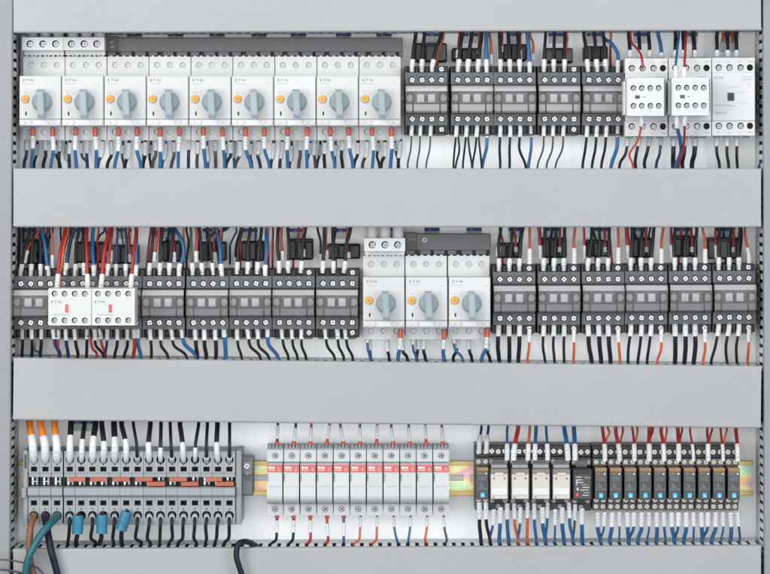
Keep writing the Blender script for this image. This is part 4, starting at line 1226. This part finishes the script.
# --- bottom row: fuse holder wires
Fu, Fd = (lambda i: f'above the {ORD[i]} fuse holder'), (lambda i: f'below the {ORD[i]} fuse holder')
for i, col in enumerate((BK, BK, RD, RD, BL, RD, RD, BL, BL, RD, RD)):
    x = FU_X[i] + 2.6 - i * .12
    xt = x + (.6, 2, 1, 2.6, -3, 0, .6, -1.8, -1, -1, -1)[i]
    pts = [(x, 449.5, 40), (x, 444, 40), (x + (xt - x) * .3, 438, 40), (xt, 426, 42), (xt, 412, 42)]
    wire(col, pts, 1.35, Fu(i), (8.6 if i % 3 else 11, 13.5), (.8, 7.6), swell=.35)
for i, col in enumerate((BK, BK, RD, RD, BL, OR, OR, BL, BL, OR, 'w_grey')):
    x = FU_X[i] + 2.4
    xe = x + (-1, -1, 0, 1, 0, -1.4, -1, 3, -2, -2, 3)[i]
    pts = [(x, 514, 42), (x, 521, 42), (x + (xe - x) * .3, 530, 40), (xe, 539.5, 40), (snap(xe - 2, 44), 545, 44), (snap(xe - 2, 46), 556, 46)]
    wire(col, pts, 1.2 if i > 4 else 1.45, Fd(i), ((6.5, 12) if i < 3 else (10, 12) if i == 3 else (9, 13) if i == 4 else (3, 10)), (1.2, 3.4) if i < 5 else None, swell=.45)

# --- bottom row: relay wires
R0 = lambda side, i: f'{side} the lone slim relay before the beige relays'
Rb = lambda side, i: f'{side} the {ORD[i]} beige relay'
Rs = lambda side, i: f'{side} the {ORD[i]} slim relay after the black timer'
for x0, x1 in ((479, 481.4), (486.4, 488.4)):
    up(NV, x0, 453, x1, 425, 1.35, R0('above', 0), 30, 40, sl=19, sw=.7, slm='sleeve2')
for (x0, x1, col, rr, i) in ((507, 507.2, BL, 1.3, 0), (513.6, 518, RD, 2.2, 1), (527.8, 529.8, OR, 1.4, 1), (535, 536, BL, 1.8, 2), (547.6, 546.2, BL, 1.4, 2), (568, 564.4, BL, 2.2, 3)):
    up(col, x0, 460, x1, 426, rr, Rb('above', i), 28, 40, sl=16, sw=.75)
up(BL, 575.2, 460, 574, 426, 2.2, 'above the black timer relay', 28, 40, sl=16, sw=.6)
for k in range(10):
    x = SL_X[k + 1] + 3.9
    xt = x + (-2.4, -3.8, -2, .4, -3, -1, -3.4, -1.2, -2.4, -2)[k]
    up(RD, x, 461, xt, 427, (1.7, 1.9, 1.3, 2.1, 1.8, 2.0, 1.1, 1.4, 1.2, 1.9)[k], Rs('above', k), 28, 38, sl=17, sw=.7, bow=J(.5))
    if k not in (6, 9):
        wire('w_red' if k % 2 else 'w_orange', [(x + .4, 447, 34), (x + 1.4 + J(.5), 439, 36), (x + (4.4 if k == 0 else 3) + J(.6), 433, 38), (x + 3.4 + J(.8), 427.5, 42), (x + 1, 414, 44)], 1.05, Rs('above', k))
for (x0, x1, col, rr) in ((479.4, 480, BK, 1.9), (485.8, 488.6, BK, 1.7)):
    down(col, x0, 502, x1, 544, rr, R0('below', 0), 30, 42, sl=17, sw=.8)
for (x0, y0, x1, col, rr, i) in ((493.8, 509, 488.4, BL, 1.4, 0), (500.6, 507, 498.4, BL, 2.0, 0), (507.2, 503, 507.6, BL, 1.9, 0), (514, 503, 517.4, OR, 1.5, 1), (520.6, 507, 517.4, BL, 1.4, 1), (527.6, 502, 526.6, OR, 1.5, 1),
                               (534.2, 503, 535.8, BL, 1.6, 2), (542.2, 507, 545, BL, 2.0, 2), (547.8, 502, 545, BL, 1.4, 2), (555.2, 509, 554.6, BL, 1.1, 3), (562, 507, 563.4, BL, 2.0, 3), (568.8, 502, 572.6, BL, 1.6, 3)):
    down(col, x0, y0, x1, 544, rr, Rb('below', i), 32, 42, sl=16, sw=.7)
down('w_grey', 575.2, 504, 572.8, 544, 1.2, 'below the black timer relay', 32, 44, sl=16, sw=1.0)
down(BL, 582, 508, 582, 544, 2.1, 'below the black timer relay', 32, 42, sl=16, sw=.7)
for k in range(10):
    cx = SL_X[k + 1]
    a, c = ((.8, -3.2), (-2.6, .4), (1.8, -3), (-2.4, 0), (1.4, 2.4), (2.4, -2.4), (-.6, 1.8), (2.4, -2.8), (-1.8, 1.2), (2.4, 5))[k]
    down(BL, cx - 3.4, 512, cx - 3.4 + a, 543.6, 2.0, Rs('below', k), 32, 40, sl=14.5, sw=.6)
    down(BL, cx + 3.6, 512, cx + 3.6 + c, 543.6, (1.1, 1.0, 1.5, 1.1, 1.3, 1.4, 1.1, 1.5, 1.1, 1.3)[k], Rs('below', k), 33, 42, sl=14, sw=1.3)

# labels: each wire is counted along its own device
for dev, lst in WIRES.items():
    lst.sort(key=lambda q: q[0])
    n = {}
    for _, o, col in lst:
        n.setdefault(col, []).append(o)
    for col, os_ in n.items():
        for k, o in enumerate(os_):
            kid = ' with white sleeve' if any(ch.name.startswith('marker_sleeve') for ch in o.children) and 'looping' not in dev and len(os_) < 2 else ''
            noun = 'cable' if 'looping' in dev or col in ('w_amber', 'w_brown', 'w_teal') else 'wire'
            pre = '' if len(os_) == 1 else f', {ORD[k]} such from left,'
            side = 'under' if dev.startswith(('under', 'below')) else 'above' if dev.startswith('above') else 'loose'
            tag(o, f'{COLNAME[col]} {noun}{kid}{pre} {dev}', noun, 'loose cables at the bottom' if side == 'loose' else 'wires going down into the trunking' if side == 'under' else 'wires coming from the trunking above')

# ------------------------------------------------------------------ camera and light
cam = bpy.data.cameras.new('camera')
co = bpy.data.objects.new('camera', cam); COL.objects.link(co)
co.location = (0, -D * S, 0); co.rotation_euler = (math.radians(90), 0, 0)
cam.sensor_width = 36.0
cam.lens = 36.0 * D / 770.0
cam.shift_y = -(287.0 - CY) / 770.0
cam.clip_start = 0.05; cam.clip_end = 60
sc.camera = co


def area(name, loc, target, sx, sy, power, col):
    l = bpy.data.lights.new(name, 'AREA'); l.shape = 'RECTANGLE'; l.size = sx; l.size_y = sy; l.energy = power; l.color = col
    o = bpy.data.objects.new(name, l); COL.objects.link(o)
    o.location = loc
    d = Vector(target) - Vector(loc)
    o.rotation_euler = d.to_track_quat('-Z', 'Y').to_euler()
    return o


area('ceiling_light', (-0.35, -1.10, 1.15), (0, 0, 0.10), 2.0, 0.8, 15, (1.0, 0.975, 0.94))
area('side_fill_light_warm', (-1.75, -2.3, 0.35), (0, 0, -0.05), 1.3, 1.7, 48, (1.0, 0.985, 0.96))  # added side lamp, placed to light the recessed plate
area('side_fill_light_cool', (1.75, -2.3, 0.25), (0, 0, -0.05), 1.3, 1.7, 36, (0.97, 0.99, 1.0))  # added lamp on the other side, balancing the warm one
area('front_fill_light', (-0.25, -3.3, -0.05), (0, 0, -0.15), 2.8, 1.9, 33, (1.0, 0.99, 0.98))  # added dim fill, mirrored by the plate to brighten it
w = bpy.data.worlds.new('World'); sc.world = w; w.use_nodes = True
bg = w.node_tree.nodes['Background']
bg.inputs['Color'].default_value = (0.86, 0.93, 1.0, 1); bg.inputs['Strength'].default_value = 0.28

sc.view_settings.view_transform = 'Standard'; sc.view_settings.look = 'None'; sc.view_settings.gamma = 1.0; sc.view_settings.exposure = 0.0
sc.cycles.max_bounces = 6; sc.cycles.transparent_max_bounces = 12
sc.cycles.use_denoising = True
